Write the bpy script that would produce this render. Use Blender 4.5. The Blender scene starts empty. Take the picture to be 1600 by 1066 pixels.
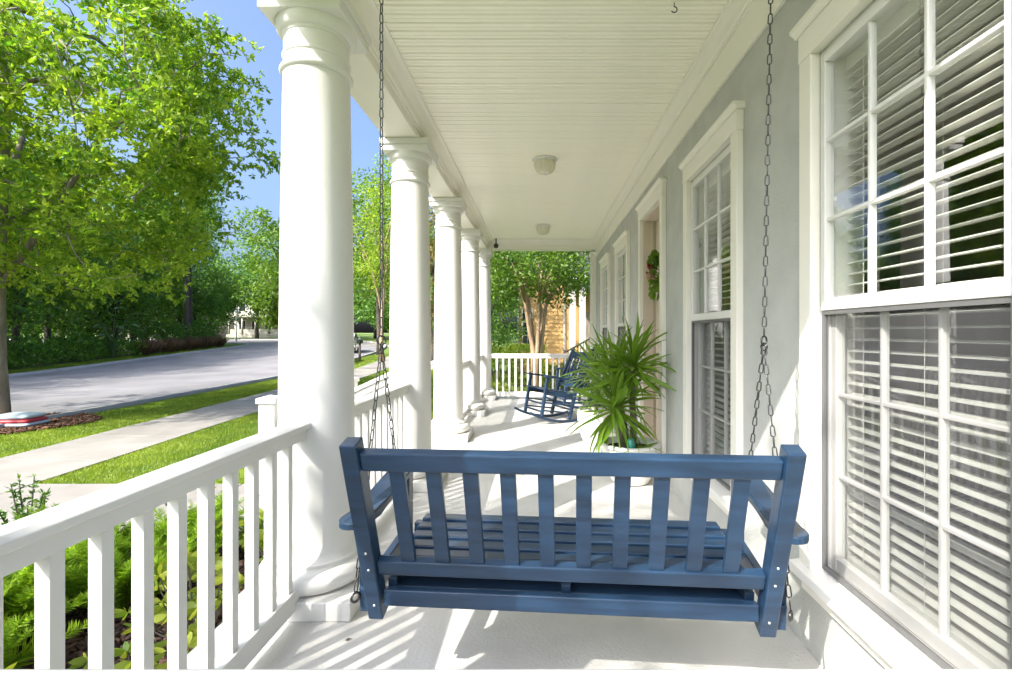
import bpy, math, random
import numpy as np
from mathutils import Vector, Matrix
R = math.radians
rng = np.random.default_rng(7)
random.seed(7)
sc = bpy.context.scene
col = sc.collection

# ------------------------------------------------------------------ camera, sky, sun, exposure
cd = bpy.data.cameras.new('camera'); cam = bpy.data.objects.new('camera', cd); col.objects.link(cam)
cd.sensor_width = 36; cd.lens = 750/1600*36
cd.shift_x = -43/1600; cd.shift_y = -13/1600
cd.clip_start = 0.05; cd.clip_end = 2000
cam.location = (0, 0, 1.3); cam.rotation_euler = (R(90), 0, 0)
sc.camera = cam
SUN_EL, SUN_AZ = 41, 48           # the light travels towards +X+Y
w = bpy.data.worlds.new('World'); sc.world = w; w.use_nodes = True
nt = w.node_tree
sky = nt.nodes.new('ShaderNodeTexSky'); sky.sky_type = 'NISHITA'; sky.sun_disc = False
sky.sun_elevation = R(SUN_EL); sky.sun_rotation = R(270-SUN_AZ)
sky.dust_density = 8.0; sky.air_density = 0.8; sky.ozone_density = 6.5
bg = nt.nodes['Background']; bg.inputs['Strength'].default_value = 0.15
nt.links.new(sky.outputs['Color'], bg.inputs['Color'])
sd = bpy.data.lights.new('sun', 'SUN'); sun = bpy.data.objects.new('sun', sd); col.objects.link(sun)
sd.energy = 3.0; sd.angle = R(0.55); sd.color = (1.0, 0.95, 0.87)
ldir = Vector((math.cos(R(SUN_AZ))*math.cos(R(SUN_EL)), math.sin(R(SUN_AZ))*math.cos(R(SUN_EL)), -math.sin(R(SUN_EL))))
sun.rotation_euler = ldir.to_track_quat('-Z', 'Y').to_euler()
sc.view_settings.view_transform = 'Standard'; sc.view_settings.look = 'None'
sc.view_settings.exposure = 1.74; sc.view_settings.gamma = 1
sc.cycles.max_bounces = 10; sc.cycles.diffuse_bounces = 8; sc.cycles.transparent_max_bounces = 24

# ------------------------------------------------------------------ materials
def nodes(m):
    m.use_nodes = True
    return m.node_tree.nodes, m.node_tree.links
def mat(name, c, rough=0.5, metal=0.0, var=0.0, vscale=6.0, bump=0.0, bscale=80.0, c2=None, stretch=None, spec=0.5, coat=0.0, detail=5.0):
    m = bpy.data.materials.new(name); n, l = nodes(m)
    p = n['Principled BSDF']
    p.inputs['Base Color'].default_value = (*c, 1); p.inputs['Roughness'].default_value = rough
    p.inputs['Metallic'].default_value = metal; p.inputs['Specular IOR Level'].default_value = spec
    p.inputs['Coat Weight'].default_value = coat
    tc = n.new('ShaderNodeTexCoord'); mp = n.new('ShaderNodeMapping')
    l.new(tc.outputs['Object'], mp.inputs['Vector'])
    if stretch: mp.inputs['Scale'].default_value = stretch
    if var or c2:
        t = n.new('ShaderNodeTexNoise'); t.inputs['Scale'].default_value = vscale; t.inputs['Detail'].default_value = detail
        l.new(mp.outputs[0], t.inputs['Vector'])
        r = n.new('ShaderNodeValToRGB'); r.color_ramp.elements[0].position = 0.3; r.color_ramp.elements[1].position = 0.7
        a = tuple(max(0, x*(1-var)) for x in c); b = c2 if c2 else tuple(x*(1+var) for x in c)
        r.color_ramp.elements[0].color = (*a, 1); r.color_ramp.elements[1].color = (*b, 1)
        l.new(t.outputs['Fac'], r.inputs[0]); l.new(r.outputs[0], p.inputs['Base Color'])
    if bump:
        t = n.new('ShaderNodeTexNoise'); t.inputs['Scale'].default_value = bscale; t.inputs['Detail'].default_value = 4
        l.new(mp.outputs[0], t.inputs['Vector'])
        b = n.new('ShaderNodeBump'); b.inputs['Strength'].default_value = bump; b.inputs['Distance'].default_value = 0.02
        l.new(t.outputs['Fac'], b.inputs['Height']); l.new(b.outputs[0], p.inputs['Normal'])
    return m
def leaf_mat(name, ca, cb, trans=0.4, rough=0.5, tcol=None, nscale=1.1):
    m = bpy.data.materials.new(name); n, l = nodes(m)
    p = n['Principled BSDF']; out = n['Material Output']
    g = n.new('ShaderNodeNewGeometry'); r = n.new('ShaderNodeValToRGB')
    r.color_ramp.elements[0].color = (*ca, 1); r.color_ramp.elements[1].color = (*cb, 1)
    tc = n.new('ShaderNodeTexCoord'); tn = n.new('ShaderNodeTexNoise'); tn.inputs['Scale'].default_value = nscale; tn.inputs['Detail'].default_value = 3
    l.new(tc.outputs['Object'], tn.inputs['Vector'])
    a1 = n.new('ShaderNodeMath'); a1.operation = 'MULTIPLY_ADD'; a1.inputs[1].default_value = 0.6; a1.inputs[2].default_value = -0.75
    a2 = n.new('ShaderNodeMath'); a2.operation = 'MULTIPLY_ADD'; a2.inputs[1].default_value = 1.9; a2.use_clamp = True
    l.new(g.outputs['Random Per Island'], a1.inputs[0]); l.new(tn.outputs['Fac'], a2.inputs[0]); l.new(a1.outputs[0], a2.inputs[2])
    l.new(a2.outputs[0], r.inputs[0]); l.new(r.outputs[0], p.inputs['Base Color'])
    p.inputs['Roughness'].default_value = rough; p.inputs['Specular IOR Level'].default_value = 0.35
    t = n.new('ShaderNodeBsdfTranslucent')
    mx = n.new('ShaderNodeMix'); mx.data_type = 'RGBA'; mx.blend_type = 'MULTIPLY'; mx.inputs[0].default_value = 1
    mx.inputs[7].default_value = (*(tcol or (1.5, 1.6, 0.6)), 1)
    l.new(r.outputs[0], mx.inputs[6]); l.new(mx.outputs[2], t.inputs['Color'])
    ms = n.new('ShaderNodeMixShader'); ms.inputs[0].default_value = trans
    l.new(p.outputs[0], ms.inputs[1]); l.new(t.outputs[0], ms.inputs[2]); l.new(ms.outputs[0], out.inputs['Surface'])
    return m
def glass_mat(name, r0=0.15, tint=(0.93, 0.96, 0.95)):
    m = bpy.data.materials.new(name); n, l = nodes(m); out = n['Material Output']; n.remove(n['Principled BSDF'])
    lw = n.new('ShaderNodeLayerWeight'); lw.inputs['Blend'].default_value = 0.5
    pw = n.new('ShaderNodeMath'); pw.operation = 'POWER'; pw.inputs[1].default_value = 5; l.new(lw.outputs['Facing'], pw.inputs[0])
    f = n.new('ShaderNodeMath'); f.operation = 'MULTIPLY_ADD'; f.inputs[1].default_value = 1-r0; f.inputs[2].default_value = r0; l.new(pw.outputs[0], f.inputs[0])
    t = n.new('ShaderNodeBsdfTransparent'); t.inputs['Color'].default_value = (*tint, 1)
    g = n.new('ShaderNodeBsdfGlossy'); g.inputs['Roughness'].default_value = 0.0; g.inputs['Color'].default_value = (0.95, 0.97, 1, 1)
    ms = n.new('ShaderNodeMixShader'); l.new(f.outputs[0], ms.inputs[0]); l.new(t.outputs[0], ms.inputs[1]); l.new(g.outputs[0], ms.inputs[2])
    l.new(ms.outputs[0], out.inputs['Surface'])
    return m
def screen_mat(name):
    m = bpy.data.materials.new(name); n, l = nodes(m); out = n['Material Output']; p = n['Principled BSDF']
    p.inputs['Base Color'].default_value = (0.10, 0.10, 0.105, 1); p.inputs['Roughness'].default_value = 0.7
    t = n.new('ShaderNodeBsdfTransparent'); ms = n.new('ShaderNodeMixShader'); ms.inputs[0].default_value = 0.62
    l.new(p.outputs[0], ms.inputs[1]); l.new(t.outputs[0], ms.inputs[2]); l.new(ms.outputs[0], out.inputs['Surface'])
    return m
def stripe_mat(name):
    m = bpy.data.materials.new(name); n, l = nodes(m); p = n['Principled BSDF']; p.inputs['Roughness'].default_value = 0.9
    tc = n.new('ShaderNodeTexCoord'); wv = n.new('ShaderNodeTexWave'); wv.bands_direction = 'Y'; wv.inputs['Scale'].default_value = 9
    r = n.new('ShaderNodeValToRGB'); e = r.color_ramp.elements
    e[0].color = (0.42, 0.36, 0.27, 1); e[1].color = (0.20, 0.20, 0.20, 1); e[0].position = 0.45; e[1].position = 0.55
    l.new(tc.outputs['Object'], wv.inputs['Vector']); l.new(wv.outputs['Fac'], r.inputs[0]); l.new(r.outputs[0], p.inputs['Base Color'])
    return m

WHITE = mat('white_paint', (0.69, 0.68, 0.645), 0.38, var=0.025, vscale=3, bump=0.03, bscale=220)
WHITE2 = mat('white_column_paint', (0.685, 0.675, 0.64), 0.42, var=0.02, vscale=2, bump=0.05, bscale=90)
CEIL = mat('ceiling_vinyl', (0.93, 0.895, 0.80), 0.34, var=0.02, vscale=4)
TRIM = mat('cream_trim', (0.80, 0.77, 0.69), 0.4, var=0.02, vscale=3)
STUCCO = mat('grey_stucco', (0.49, 0.497, 0.47), 0.85, var=0.08, vscale=5, bump=0.35, bscale=140)
FLOOR = mat('painted_floor', (0.52, 0.51, 0.48), 0.42, var=0.09, vscale=3.0, bump=0.22, bscale=75, detail=10)
NAVY = mat('navy_paint', (0.0120, 0.034, 0.072), 0.34, var=0.35, vscale=9, bump=0.05, bscale=40, stretch=(0.35, 3, 3), spec=0.6)
METAL = mat('chain_steel', (0.085, 0.084, 0.082), 0.28, metal=0.85, var=0.25, vscale=30)
SCREW = mat('screw_zinc', (0.7, 0.7, 0.68), 0.35, metal=0.8)
BLACK = mat('black_plastic', (0.01, 0.01, 0.011), 0.35)
GLASS = glass_mat('window_glass')
SCREEN = screen_mat('insect_screen')
SLAT = mat('blind_slat', (0.82, 0.80, 0.74), 0.45)
ROOM = mat('room_plaster', (0.66, 0.61, 0.53), 0.9, var=0.05)
WOODF = mat('room_floor', (0.16, 0.09, 0.05), 0.4, var=0.2)
DOOR = mat('door_beige', (0.60, 0.52, 0.42), 0.4, var=0.03)
CONC = mat('concrete_walk', (0.235, 0.218, 0.192), 0.9, var=0.2, vscale=1.4, bump=0.2, bscale=90, detail=8)
ASPH = mat('worn_asphalt', (0.185, 0.178, 0.178), 0.9, var=0.22, vscale=0.5, bump=0.3, bscale=60, detail=9)
KERB = mat('kerb_concrete', (0.30, 0.29, 0.275), 0.9, var=0.15, vscale=1.2)
GRASSG = mat('turf', (0.08, 0.14, 0.018), 0.95, var=0.0, vscale=0.8, c2=(0.14, 0.20, 0.028), bump=0.5, bscale=25)
GROUNDF = mat('woodland_ground', (0.04, 0.055, 0.02), 0.95, var=0.3, vscale=0.5, c2=(0.08, 0.075, 0.035))
SOIL = mat('dark_mulch_soil', (0.030, 0.018, 0.013), 0.95, var=0.3, vscale=20, bump=0.5, bscale=40)
POT = mat('white_ceramic_pot', (0.78, 0.765, 0.72), 0.35, var=0.03, vscale=3)
BARK = mat('bark', (0.21, 0.175, 0.13), 0.9, var=0.35, vscale=8, bump=0.6, bscale=30, stretch=(1, 1, 0.3))
BARKP = mat('pale_smooth_bark', (0.33, 0.23, 0.14), 0.75, var=0.3, vscale=5, stretch=(1, 1, 0.3))
BARKD = mat('dark_bark', (0.075, 0.062, 0.05), 0.95, var=0.3, vscale=6)
YEL = mat('yellow_siding', (0.42, 0.255, 0.085), 0.6, var=0.04, vscale=2)
SHING = mat('dark_shingle', (0.035, 0.035, 0.038), 0.9, var=0.25, vscale=6)
HOUSEW = mat('pale_siding', (0.38, 0.36, 0.31), 0.7, var=0.05)
DARKG = mat('dark_window', (0.02, 0.025, 0.03), 0.1)
CARW = mat('white_car_paint', (0.78, 0.78, 0.77), 0.2, coat=0.8)
RUB = mat('tyre_rubber', (0.018, 0.018, 0.018), 0.8)
RED = mat('red_plastic', (0.42, 0.02, 0.03), 0.45)
BAGW = mat('pale_bag_plastic', (0.36, 0.42, 0.44), 0.4, var=0.08, vscale=8, bump=0.3, bscale=12)
LAMPG = mat('frosted_ribbed_glass', (0.72, 0.68, 0.55), 0.25, var=0.05)
TEAL = mat('teal_glass', (0.05, 0.33, 0.24), 0.15)
STRIPE = stripe_mat('striped_fabric')
def chips_mat(name, a, b):
    m = leaf_mat(name, a, b, 0.0, 0.9); return m
CHIP = chips_mat('bark_chips', (0.030, 0.016, 0.010), (0.20, 0.095, 0.05))
CHIPD = chips_mat('dark_bark_chips', (0.018, 0.011, 0.009), (0.13, 0.07, 0.05))
OAK = leaf_mat('oak_leaves', (0.08, 0.19, 0.02), (0.40, 0.46, 0.05), 0.5, tcol=(1.35, 1.6, .5))
MID = leaf_mat('mid_leaves', (0.04, 0.11, 0.013), (0.17, 0.26, 0.03), 0.4)
DEEP = leaf_mat('deep_leaves', (0.035, 0.11, 0.018), (0.16, 0.29, 0.05), 0.4)
WARM = leaf_mat('bronze_leaves', (0.07, 0.10, 0.02), (0.26, 0.17, 0.05), 0.35)
HEDGE = leaf_mat('hedge_leaves', (0.09, 0.15, 0.012), (0.22, 0.27, 0.03), 0.35)
FERN = leaf_mat('foxtail_needles', (0.12, 0.25, 0.012), (0.36, 0.48, 0.04), 0.45)
SCHEF = leaf_mat('variegated_leaves', (0.07, 0.15, 0.02), (0.42, 0.43, 0.06), 0.3)
YUC = leaf_mat('sword_leaves', (0.06, 0.165, 0.016), (0.25, 0.37, 0.04), 0.35, 0.35)
TUFT = leaf_mat('dry_grass', (0.09, 0.05, 0.03), (0.26, 0.17, 0.10), 0.3, tcol=(1.2, 1.1, 0.9))
BLADE = leaf_mat('grass_blades', (0.09, 0.165, 0.016), (0.28, 0.34, 0.045), 0.4)
PETAL = leaf_mat('red_petals', (0.14, 0.004, 0.012), (0.30, 0.012, 0.03), 0.2, tcol=(1.2, .6, .6))
PALEB = leaf_mat('tan_flowers', (0.45, 0.24, 0.14), (0.6, 0.42, 0.3), 0.2, tcol=(1, 1, 1))
PALM = leaf_mat('broad_leaves', (0.05, 0.10, 0.04), (0.14, 0.22, 0.09), 0.25)

# ------------------------------------------------------------------ mesh helpers
def mk_mesh(name, V, F):
    V = np.asarray(V, np.float32).reshape(-1, 3); F = np.asarray(F, np.int32)
    me = bpy.data.meshes.new(name); k = F.shape[1]
    me.vertices.add(len(V)); me.vertices.foreach_set('co', V.ravel())
    me.loops.add(F.size); me.loops.foreach_set('vertex_index', F.ravel())
    me.polygons.add(len(F)); me.polygons.foreach_set('loop_start', np.arange(0, F.size, k, dtype=np.int32))
    me.update(calc_edges=True); me.validate()
    return me
def link(name, me, m, parent=None, loc=None, smooth=False, bevel=0):
    o = bpy.data.objects.new(name, me); col.objects.link(o)
    if m and not me.materials: me.materials.append(m)
    if parent: o.parent = parent
    if loc is not None: o.location = loc
    if smooth: me.polygons.foreach_set('use_smooth', [True]*len(me.polygons))
    if bevel:
        b = o.modifiers.new('bevel', 'BEVEL'); b.width = bevel; b.segments = 2; b.limit_method = 'ANGLE'; b.angle_limit = R(40)
    return o
class MB:
    def __init__(s): s.v = []; s.f = []
    def add(s, V, F):
        b = len(s.v); s.v += [tuple(p) for p in V]; s.f += [tuple(i+b for i in q) for q in F]; return s
    def box(s, x0, x1, y0, y1, z0, z1, M=None):
        V = [Vector((x, y, z)) for z in (z0, z1) for y in (y0, y1) for x in (x0, x1)]
        if M: V = [M @ p for p in V]
        return s.add(V, [(0, 2, 3, 1), (4, 5, 7, 6), (0, 1, 5, 4), (2, 6, 7, 3), (0, 4, 6, 2), (1, 3, 7, 5)])
    def bar(s, a, b, wd, th, side=(1, 0, 0)):
        a, b = Vector(a), Vector(b); d = (b-a).normalized(); u = Vector(side); u = (u-d*u.dot(d)).normalized(); n = d.cross(u)
        V = [p+u*i*wd/2+n*j*th/2 for p in (a, b) for i, j in ((-1, -1), (1, -1), (1, 1), (-1, 1))]
        return s.add(V, [(0, 3, 2, 1), (4, 5, 6, 7), (0, 1, 5, 4), (1, 2, 6, 5), (2, 3, 7, 6), (3, 0, 4, 7)])
    def tube(s, pts, rad, n=8, close=False):
        pts = [Vector(p) for p in pts]; m = len(pts)
        if not hasattr(rad, '__len__'): rad = [rad]*m
        up = None; V = []
        for i, p in enumerate(pts):
            if close: d = pts[(i+1) % m]-pts[i-1]
            else: d = pts[min(i+1, m-1)]-pts[max(i-1, 0)]
            d.normalize()
            if up is None: up = d.orthogonal().normalized()
            up = (up-d*up.dot(d)).normalized(); q = d.cross(up)
            for k in range(n):
                a = 2*math.pi*k/n; V.append(p+(up*math.cos(a)+q*math.sin(a))*rad[i])
        F = []
        for i in range(m if close else m-1):
            j = (i+1) % m
            for k in range(n): F.append((i*n+k, i*n+(k+1) % n, j*n+(k+1) % n, j*n+k))
        if not close: F += [tuple(range(n-1, -1, -1)), tuple((m-1)*n+k for k in range(n))]
        return s.add(V, F)
    def lathe(s, prof, n=48, c=(0, 0, 0)):
        V = []; F = []
        for r, z in prof:
            for k in range(n): a = 2*math.pi*k/n; V.append((c[0]+r*math.cos(a), c[1]+r*math.sin(a), c[2]+z))
        for i in range(len(prof)-1):
            for k in range(n): F.append((i*n+k, i*n+(k+1) % n, (i+1)*n+(k+1) % n, (i+1)*n+k))
        F += [tuple(range(n-1, -1, -1)), tuple((len(prof)-1)*n+k for k in range(n))]
        return s.add(V, F)
    def extrude(s, prof, axis, a, b):
        """closed (p,q) profile swept along an axis: 'y' -> (x,z), 'x' -> (y,z), 'z' -> (x,y)"""
        n = len(prof); V = []
        for t in (a, b):
            for p, q in prof: V.append((p, t, q) if axis == 'y' else (t, p, q) if axis == 'x' else (p, q, t))
        F = [(i, (i+1) % n, n+(i+1) % n, n+i) for i in range(n)]+[tuple(range(n-1, -1, -1)), tuple(range(n, 2*n))]
        return s.add(V, F)
    def mesh(s, name):
        me = bpy.data.meshes.new(name); me.from_pydata(s.v, [], s.f); me.update()
        if len(s.f) == 1: return me
        import bmesh
        bm = bmesh.new(); bm.from_mesh(me); bmesh.ops.recalc_face_normals(bm, faces=bm.faces); bm.to_mesh(me); bm.free()
        return me
    def build(s, name, m, parent=None, loc=None, smooth=False, bevel=0):
        return link(name, s.mesh(name), m, parent, loc, smooth, bevel)
def auto_smooth(o, ang=35):
    me = o.data; me.polygons.foreach_set('use_smooth', [True]*len(me.polygons))
    try: me.set_sharp_from_angle(angle=R(ang))
    except Exception: pass
    return o
def tag(o, label, cat, group=None, kind=None):
    if label: o['label'] = label
    if cat: o['category'] = cat
    if group: o['group'] = group
    if kind: o['kind'] = kind
    return o
def struct(o): o['kind'] = 'structure'; return o
def thing(name, label, cat, loc=(0, 0, 0), rz=0, group=None):
    o = bpy.data.objects.new(name, None); col.objects.link(o); o.location = loc; o.rotation_euler = (0, 0, rz); o.empty_display_size = 0.1
    return tag(o, label, cat, group)
def copy_tree(o, parent=None):
    c = o.copy(); col.objects.link(c); c.parent = parent
    for ch in list(o.children): copy_tree(ch, c)
    return c
def rep(name, me, parent, locs):
    out = []
    for p in locs:
        o = bpy.data.objects.new(name, me); col.objects.link(o); o.parent = parent; o.location = p; out.append(o)
    return out
def meshm(mb, name, m):
    me = mb.mesh(name); me.materials.append(m); return me

# ------------------------------------------------------------------ layout numbers
XC, Y1, SP = -1.125, 2.43, 1.75                  # column line, first column seen, spacing
CY = [Y1+SP*(k-1) for k in range(6)]             # 0 .. 5
XW = 1.10                                        # face of the house wall
ZS, ZC = 2.92, 3.10                              # beam soffit, ceiling
YN, YF = CY[0], CY[5]                            # near and far end of the porch
G0 = -0.5
def gz(y): return G0+0.019*np.maximum(0, np.asarray(y, float)-20)-0.019*np.maximum(0, np.asarray(y, float)-95)

# ------------------------------------------------------------------ ground, road, pavements
xs = np.concatenate([np.linspace(-320, -60, 20), np.linspace(-55, 40, 39), np.linspace(50, 300, 18)])
ys = np.concatenate([np.linspace(-120, -5, 20), np.linspace(0, 95, 39), np.linspace(110, 700, 20)])
GX, GY = np.meshgrid(xs, ys); V = np.stack([GX, GY, gz(GY)], -1).reshape(-1, 3)
nx, ny = len(xs), len(ys)
F = [(j*nx+i, j*nx+i+1, (j+1)*nx+i+1, (j+1)*nx+i) for j in range(ny-1) for i in range(nx-1)]
struct(link('ground', mk_mesh('ground', V, F), GRASSG))
def resample(pl, n):
    pl = np.array(pl, float)
    # Catmull-Rom through the points, then even spacing
    P = np.vstack([2*pl[0]-pl[1], pl, 2*pl[-1]-pl[-2]]); out = []
    for i in range(1, len(P)-2):
        for t in np.linspace(0, 1, 24, endpoint=False):
            a, b, c, d = P[i-1], P[i], P[i+1], P[i+2]
            out.append(0.5*((2*b)+(-a+c)*t+(2*a-5*b+4*c-d)*t*t+(-a+3*b-3*c+d)*t**3))
    out.append(P[-2]); out = np.array(out)
    s = np.r_[0, np.cumsum(np.linalg.norm(np.diff(out, axis=0), axis=1))]; q = np.linspace(0, s[-1], n)
    return np.stack([np.interp(q, s, out[:, 0]), np.interp(q, s, out[:, 1])], -1)
def ribbon(L, Rr, z):
    n = len(L); V = np.zeros((2*n, 3)); V[0::2, :2] = L; V[1::2, :2] = Rr; V[:, 2] = gz(V[:, 1])+z
    return V, [(2*i, 2*i+1, 2*i+3, 2*i+2) for i in range(n-1)]
far_edge = resample([(-17.6, -60), (-18.6, -30), (-19.6, 0), (-20.3, 10), (-21.2, 19), (-24, 30), (-26.6, 40), (-28.6, 47), (-32, 51.5), (-40, 53.5), (-60, 54), (-110, 52)], 120)
near_edge = resample([(-9.2, -60), (-9.5, -30), (-9.85, 0), (-10.1, 10), (-10.4, 19), (-11.4, 30), (-13.2, 40), (-16.5, 50), (-23, 59), (-35, 64), (-60, 65), (-110, 63)], 120)
V, F = ribbon(far_edge, near_edge, 0.006); struct(link('road', mk_mesh('road', V, F), ASPH))
def kerb(line, off, name):
    d = np.gradient(line, axis=0); nrm = np.stack([-d[:, 1], d[:, 0]], -1); nrm /= np.linalg.norm(nrm, axis=1)[:, None]
    a, b = line, line+nrm*off; n = len(line); V = []
    for p, q in zip(a, b):
        z = float(gz(p[1])); V += [(p[0], p[1], z), (p[0]+(q[0]-p[0])*.15, p[1]+(q[1]-p[1])*.15, z+.11), (q[0], q[1], z+.12), (q[0], q[1], z-.02)]
    F = [(4*i+k, 4*i+k+1, 4*i+4+k+1, 4*i+4+k) for i in range(n-1) for k in range(3)]
    return struct(link(name, mk_mesh(name, V, F), KERB))
kerb(far_edge, 0.28, 'far_kerb'); kerb(near_edge, -0.2, 'near_kerb')
pn = lambda y: -5.5-0.08*y
pf = lambda y: -7.15-0.071*y
# pavement (one slab object per joint) and front walk
pave = struct(link('pavement', mk_mesh('pavement', *ribbon(resample([(pn(23.3), 23.3), (-8.1, 29), (-9.5, 36), (-13, 46), (-20, 55)], 60),
    resample([(pf(23.3), 23.3), (-9.5, 29), (-10.9, 35.3), (-14.2, 44.5), (-21, 53.5)], 60), 0.024)), CONC))
for k in range(17):
    y0, y1 = -2.4+1.52*k, -2.4+1.52*(k+1)-0.014
    V = [(pn(y0), y0, 0), (pn(y1), y1, 0), (pf(y1), y1, 0), (pf(y0), y0, 0)]
    z = float(gz(y0))+0.03+random.uniform(-.003, .003)
    V = [(a, b, z-.03) for a, b, _ in V]+[(a, b, z) for a, b, _ in V]
    MB().add(V, [(0, 3, 2, 1), (4, 5, 6, 7), (0, 1, 5, 4), (1, 2, 6, 5), (2, 3, 7, 6), (3, 0, 4, 7)]).build('slab', CONC, pave, bevel=.006)
walk = struct(MB().box(-5.93, -2.25, 4.30, 5.62, G0-.05, G0+.018).build('front_walk', CONC))
for k in range(3):
    x1 = -2.26-1.22*k
    MB().box(x1-1.206, x1, 4.30, 5.62, G0+.018, G0+.032).build('slab', CONC, walk, bevel=.005)
# planting beds
def patch(name, poly, z, m):
    return struct(link(name, mk_mesh(name, [(a, b, float(gz(b))+z) for a, b in poly], [tuple(range(len(poly)))]), m))
bed_poly = [(-1.42, -3), (-1.42, 4.28), (-4.0, 4.28), (-4.4, 3.4), (-4.3, 1.5), (-4.2, -3)]
patch('planting_bed', bed_poly, 0.010, SOIL)
patch('planting_bed', [(-1.42, 5.64), (-1.42, 10), (-2.2, 10), (-2.55, 8), (-2.6, 5.64)], 0.010, SOIL)
TX, TY = -10.52, 9.35
tp = [(TX+.25+1.35*math.cos(a)*(1+.08*math.sin(3*a)), TY-.1+1.25*math.sin(a)) for a in np.linspace(0, 2*math.pi, 26, endpoint=False)]
patch('planting_bed', [(max(a, float(np.interp(b, near_edge[:, 1], near_edge[:, 0]))+.25) if False else a, b) for a, b in tp], 0.012, SOIL)
for x0, x1, y0, y1 in ((-3.2, 5, 13.2, 13.8), (-3.6, 4.5, 15.8, 16.6), (-4.0, 8, 20.5, 22.5)):
    patch('planting_bed', [(x0, y0), (x1, y0-.2), (x1, y1), (x0, y1+.1)], 0.02, SOIL)

def inpoly(P, poly):
    x, y = P[:, 0], P[:, 1]; ins = np.zeros(len(P), bool); n = len(poly)
    for i in range(n):
        (x1, y1), (x2, y2) = poly[i], poly[(i+1) % n]
        c = ((y1 > y) != (y2 > y)) & (x < (x2-x1)*(y-y1)/((y2-y1) if y2 != y1 else 1e-9)+x1); ins ^= c
    return ins
def rand_poly(poly, n):
    poly = np.array(poly); lo, hi = poly.min(0), poly.max(0); out = np.zeros((0, 2))
    while len(out) < n:
        P = rng.uniform(lo, hi, (n*2, 2)); out = np.vstack([out, P[inpoly(P, [tuple(q) for q in poly])]])
    return out[:n]
def chips(name, poly, n, m, label, s=(.02, .055)):
    P = rand_poly(poly, n); L = rng.uniform(*s, n); W = L*rng.uniform(.3, .6, n); a = rng.uniform(0, 6.28, n)
    u = np.stack([np.cos(a), np.sin(a), rng.normal(0, .25, n)], -1); v = np.stack([-np.sin(a), np.cos(a), rng.normal(0, .3, n)], -1)
    c = np.column_stack([P, gz(P[:, 1])+.02+rng.uniform(0, .035, n)]); t = np.array([0, 0, 1.])*0.008
    V = np.stack([c+u*L[:, None]*.5*i+v*W[:, None]*.5*j+t*k for k in (0, 1) for i, j in ((-1, -.7), (1, -1), (.8, 1), (-1, .8))], 1).reshape(-1, 3)
    b = (np.arange(n)*8)[:, None, None]; F = (np.array([(4, 5, 6, 7), (0, 1, 5, 4), (1, 2, 6, 5), (2, 3, 7, 6), (3, 0, 4, 7)])[None]+b).reshape(-1, 4)
    return tag(link(name, mk_mesh(name, V, F), m), label, 'mulch', kind='stuff')
chips('bark_mulch', [(-1.43, .3), (-1.43, 4.27), (-3.95, 4.27), (-4.3, 3.4), (-4.2, .3)], 12000, CHIPD, 'dark bark mulch under the ferns beside the porch railing')
chips('bark_mulch', tp, 4500, CHIP, 'reddish bark mulch ringed around the street tree trunk', (.04, .1))
chips('bark_mulch', [(-1.43, 5.66), (-1.43, 9.9), (-2.2, 9.9), (-2.55, 8), (-2.6, 5.66)], 3500, CHIP, 'brown bark mulch along the porch beyond the steps')

def blades(name, poly, n, h, label, wdt=.006, hole=None):
    P = rand_poly(poly, n)
    if hole: P = P[~inpoly(P, hole)]; n = len(P)
    H = h*rng.uniform(.5, 1.15, n); a = rng.uniform(0, 6.28, n)
    u = np.stack([np.cos(a), np.sin(a), 0*a], -1); lean = np.column_stack([rng.normal(0, .45, n), rng.normal(0, .45, n), np.ones(n)])
    c = np.column_stack([P, gz(P[:, 1])-.003]); ww = (wdt*rng.uniform(.6, 1.3, n))[:, None]
    V = np.stack([c-u*ww, c+u*ww, c+lean*H[:, None]], 1).reshape(-1, 3)
    return tag(link(name, mk_mesh(name, V, np.arange(3*n).reshape(-1, 3)), BLADE), label, 'grass', kind='stuff')
nex = lambda y: float(np.interp(y, near_edge[:, 1], near_edge[:, 0]))
blades('lawn_grass', [(-2.6, 5.66), (-2.55, 8), (-2.2, 10), (-2.4, 14), (pn(14)+.01, 14), (pn(5.66)+.01, 5.66)], 130000, .05, 'mown green lawn between the front walk and the pavement')
vp = [(pf(y)-.0, y) for y in (-1, 5, 10, 16, 22)]+[(nex(y)+.22, y) for y in (22, 16, 10, 5, -1)]
P0 = tp
blades('verge_grass', vp, 120000, .05, 'bright grass verge between the pavement and the road', .008, tp)
blades('lawn_grass', [(-2.2, 10), (-2.4, 30), (-8.0, 30), (pn(22)+.02, 22), (pn(14)+.02, 14), (-2.4, 14)], 40000, .07, 'lawn running on beside the pavement beyond the porch', .014)
blades('verge_grass', [(-8.8, 22), (-10.3, 33), (-11.8, 32), (-10.5, 22)], 14000, .08, 'far grass verge where the pavement bends away', .018)
ff = [(float(p[0])-.3, float(p[1])) for p in far_edge if 8 < p[1] < 47]
blades('far_verge_grass', ff+[(x-2.4, y) for x, y in ff[::-1]], 26000, .09, 'shaded grass strip along the far kerb below the wood', .025)
blades('neighbour_lawn', [(-2.2, 10.5), (5, 10.5), (6, 21), (-3, 21)], 26000, .07, 'sunny lawn beyond the end railing of the porch', .016)

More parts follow.
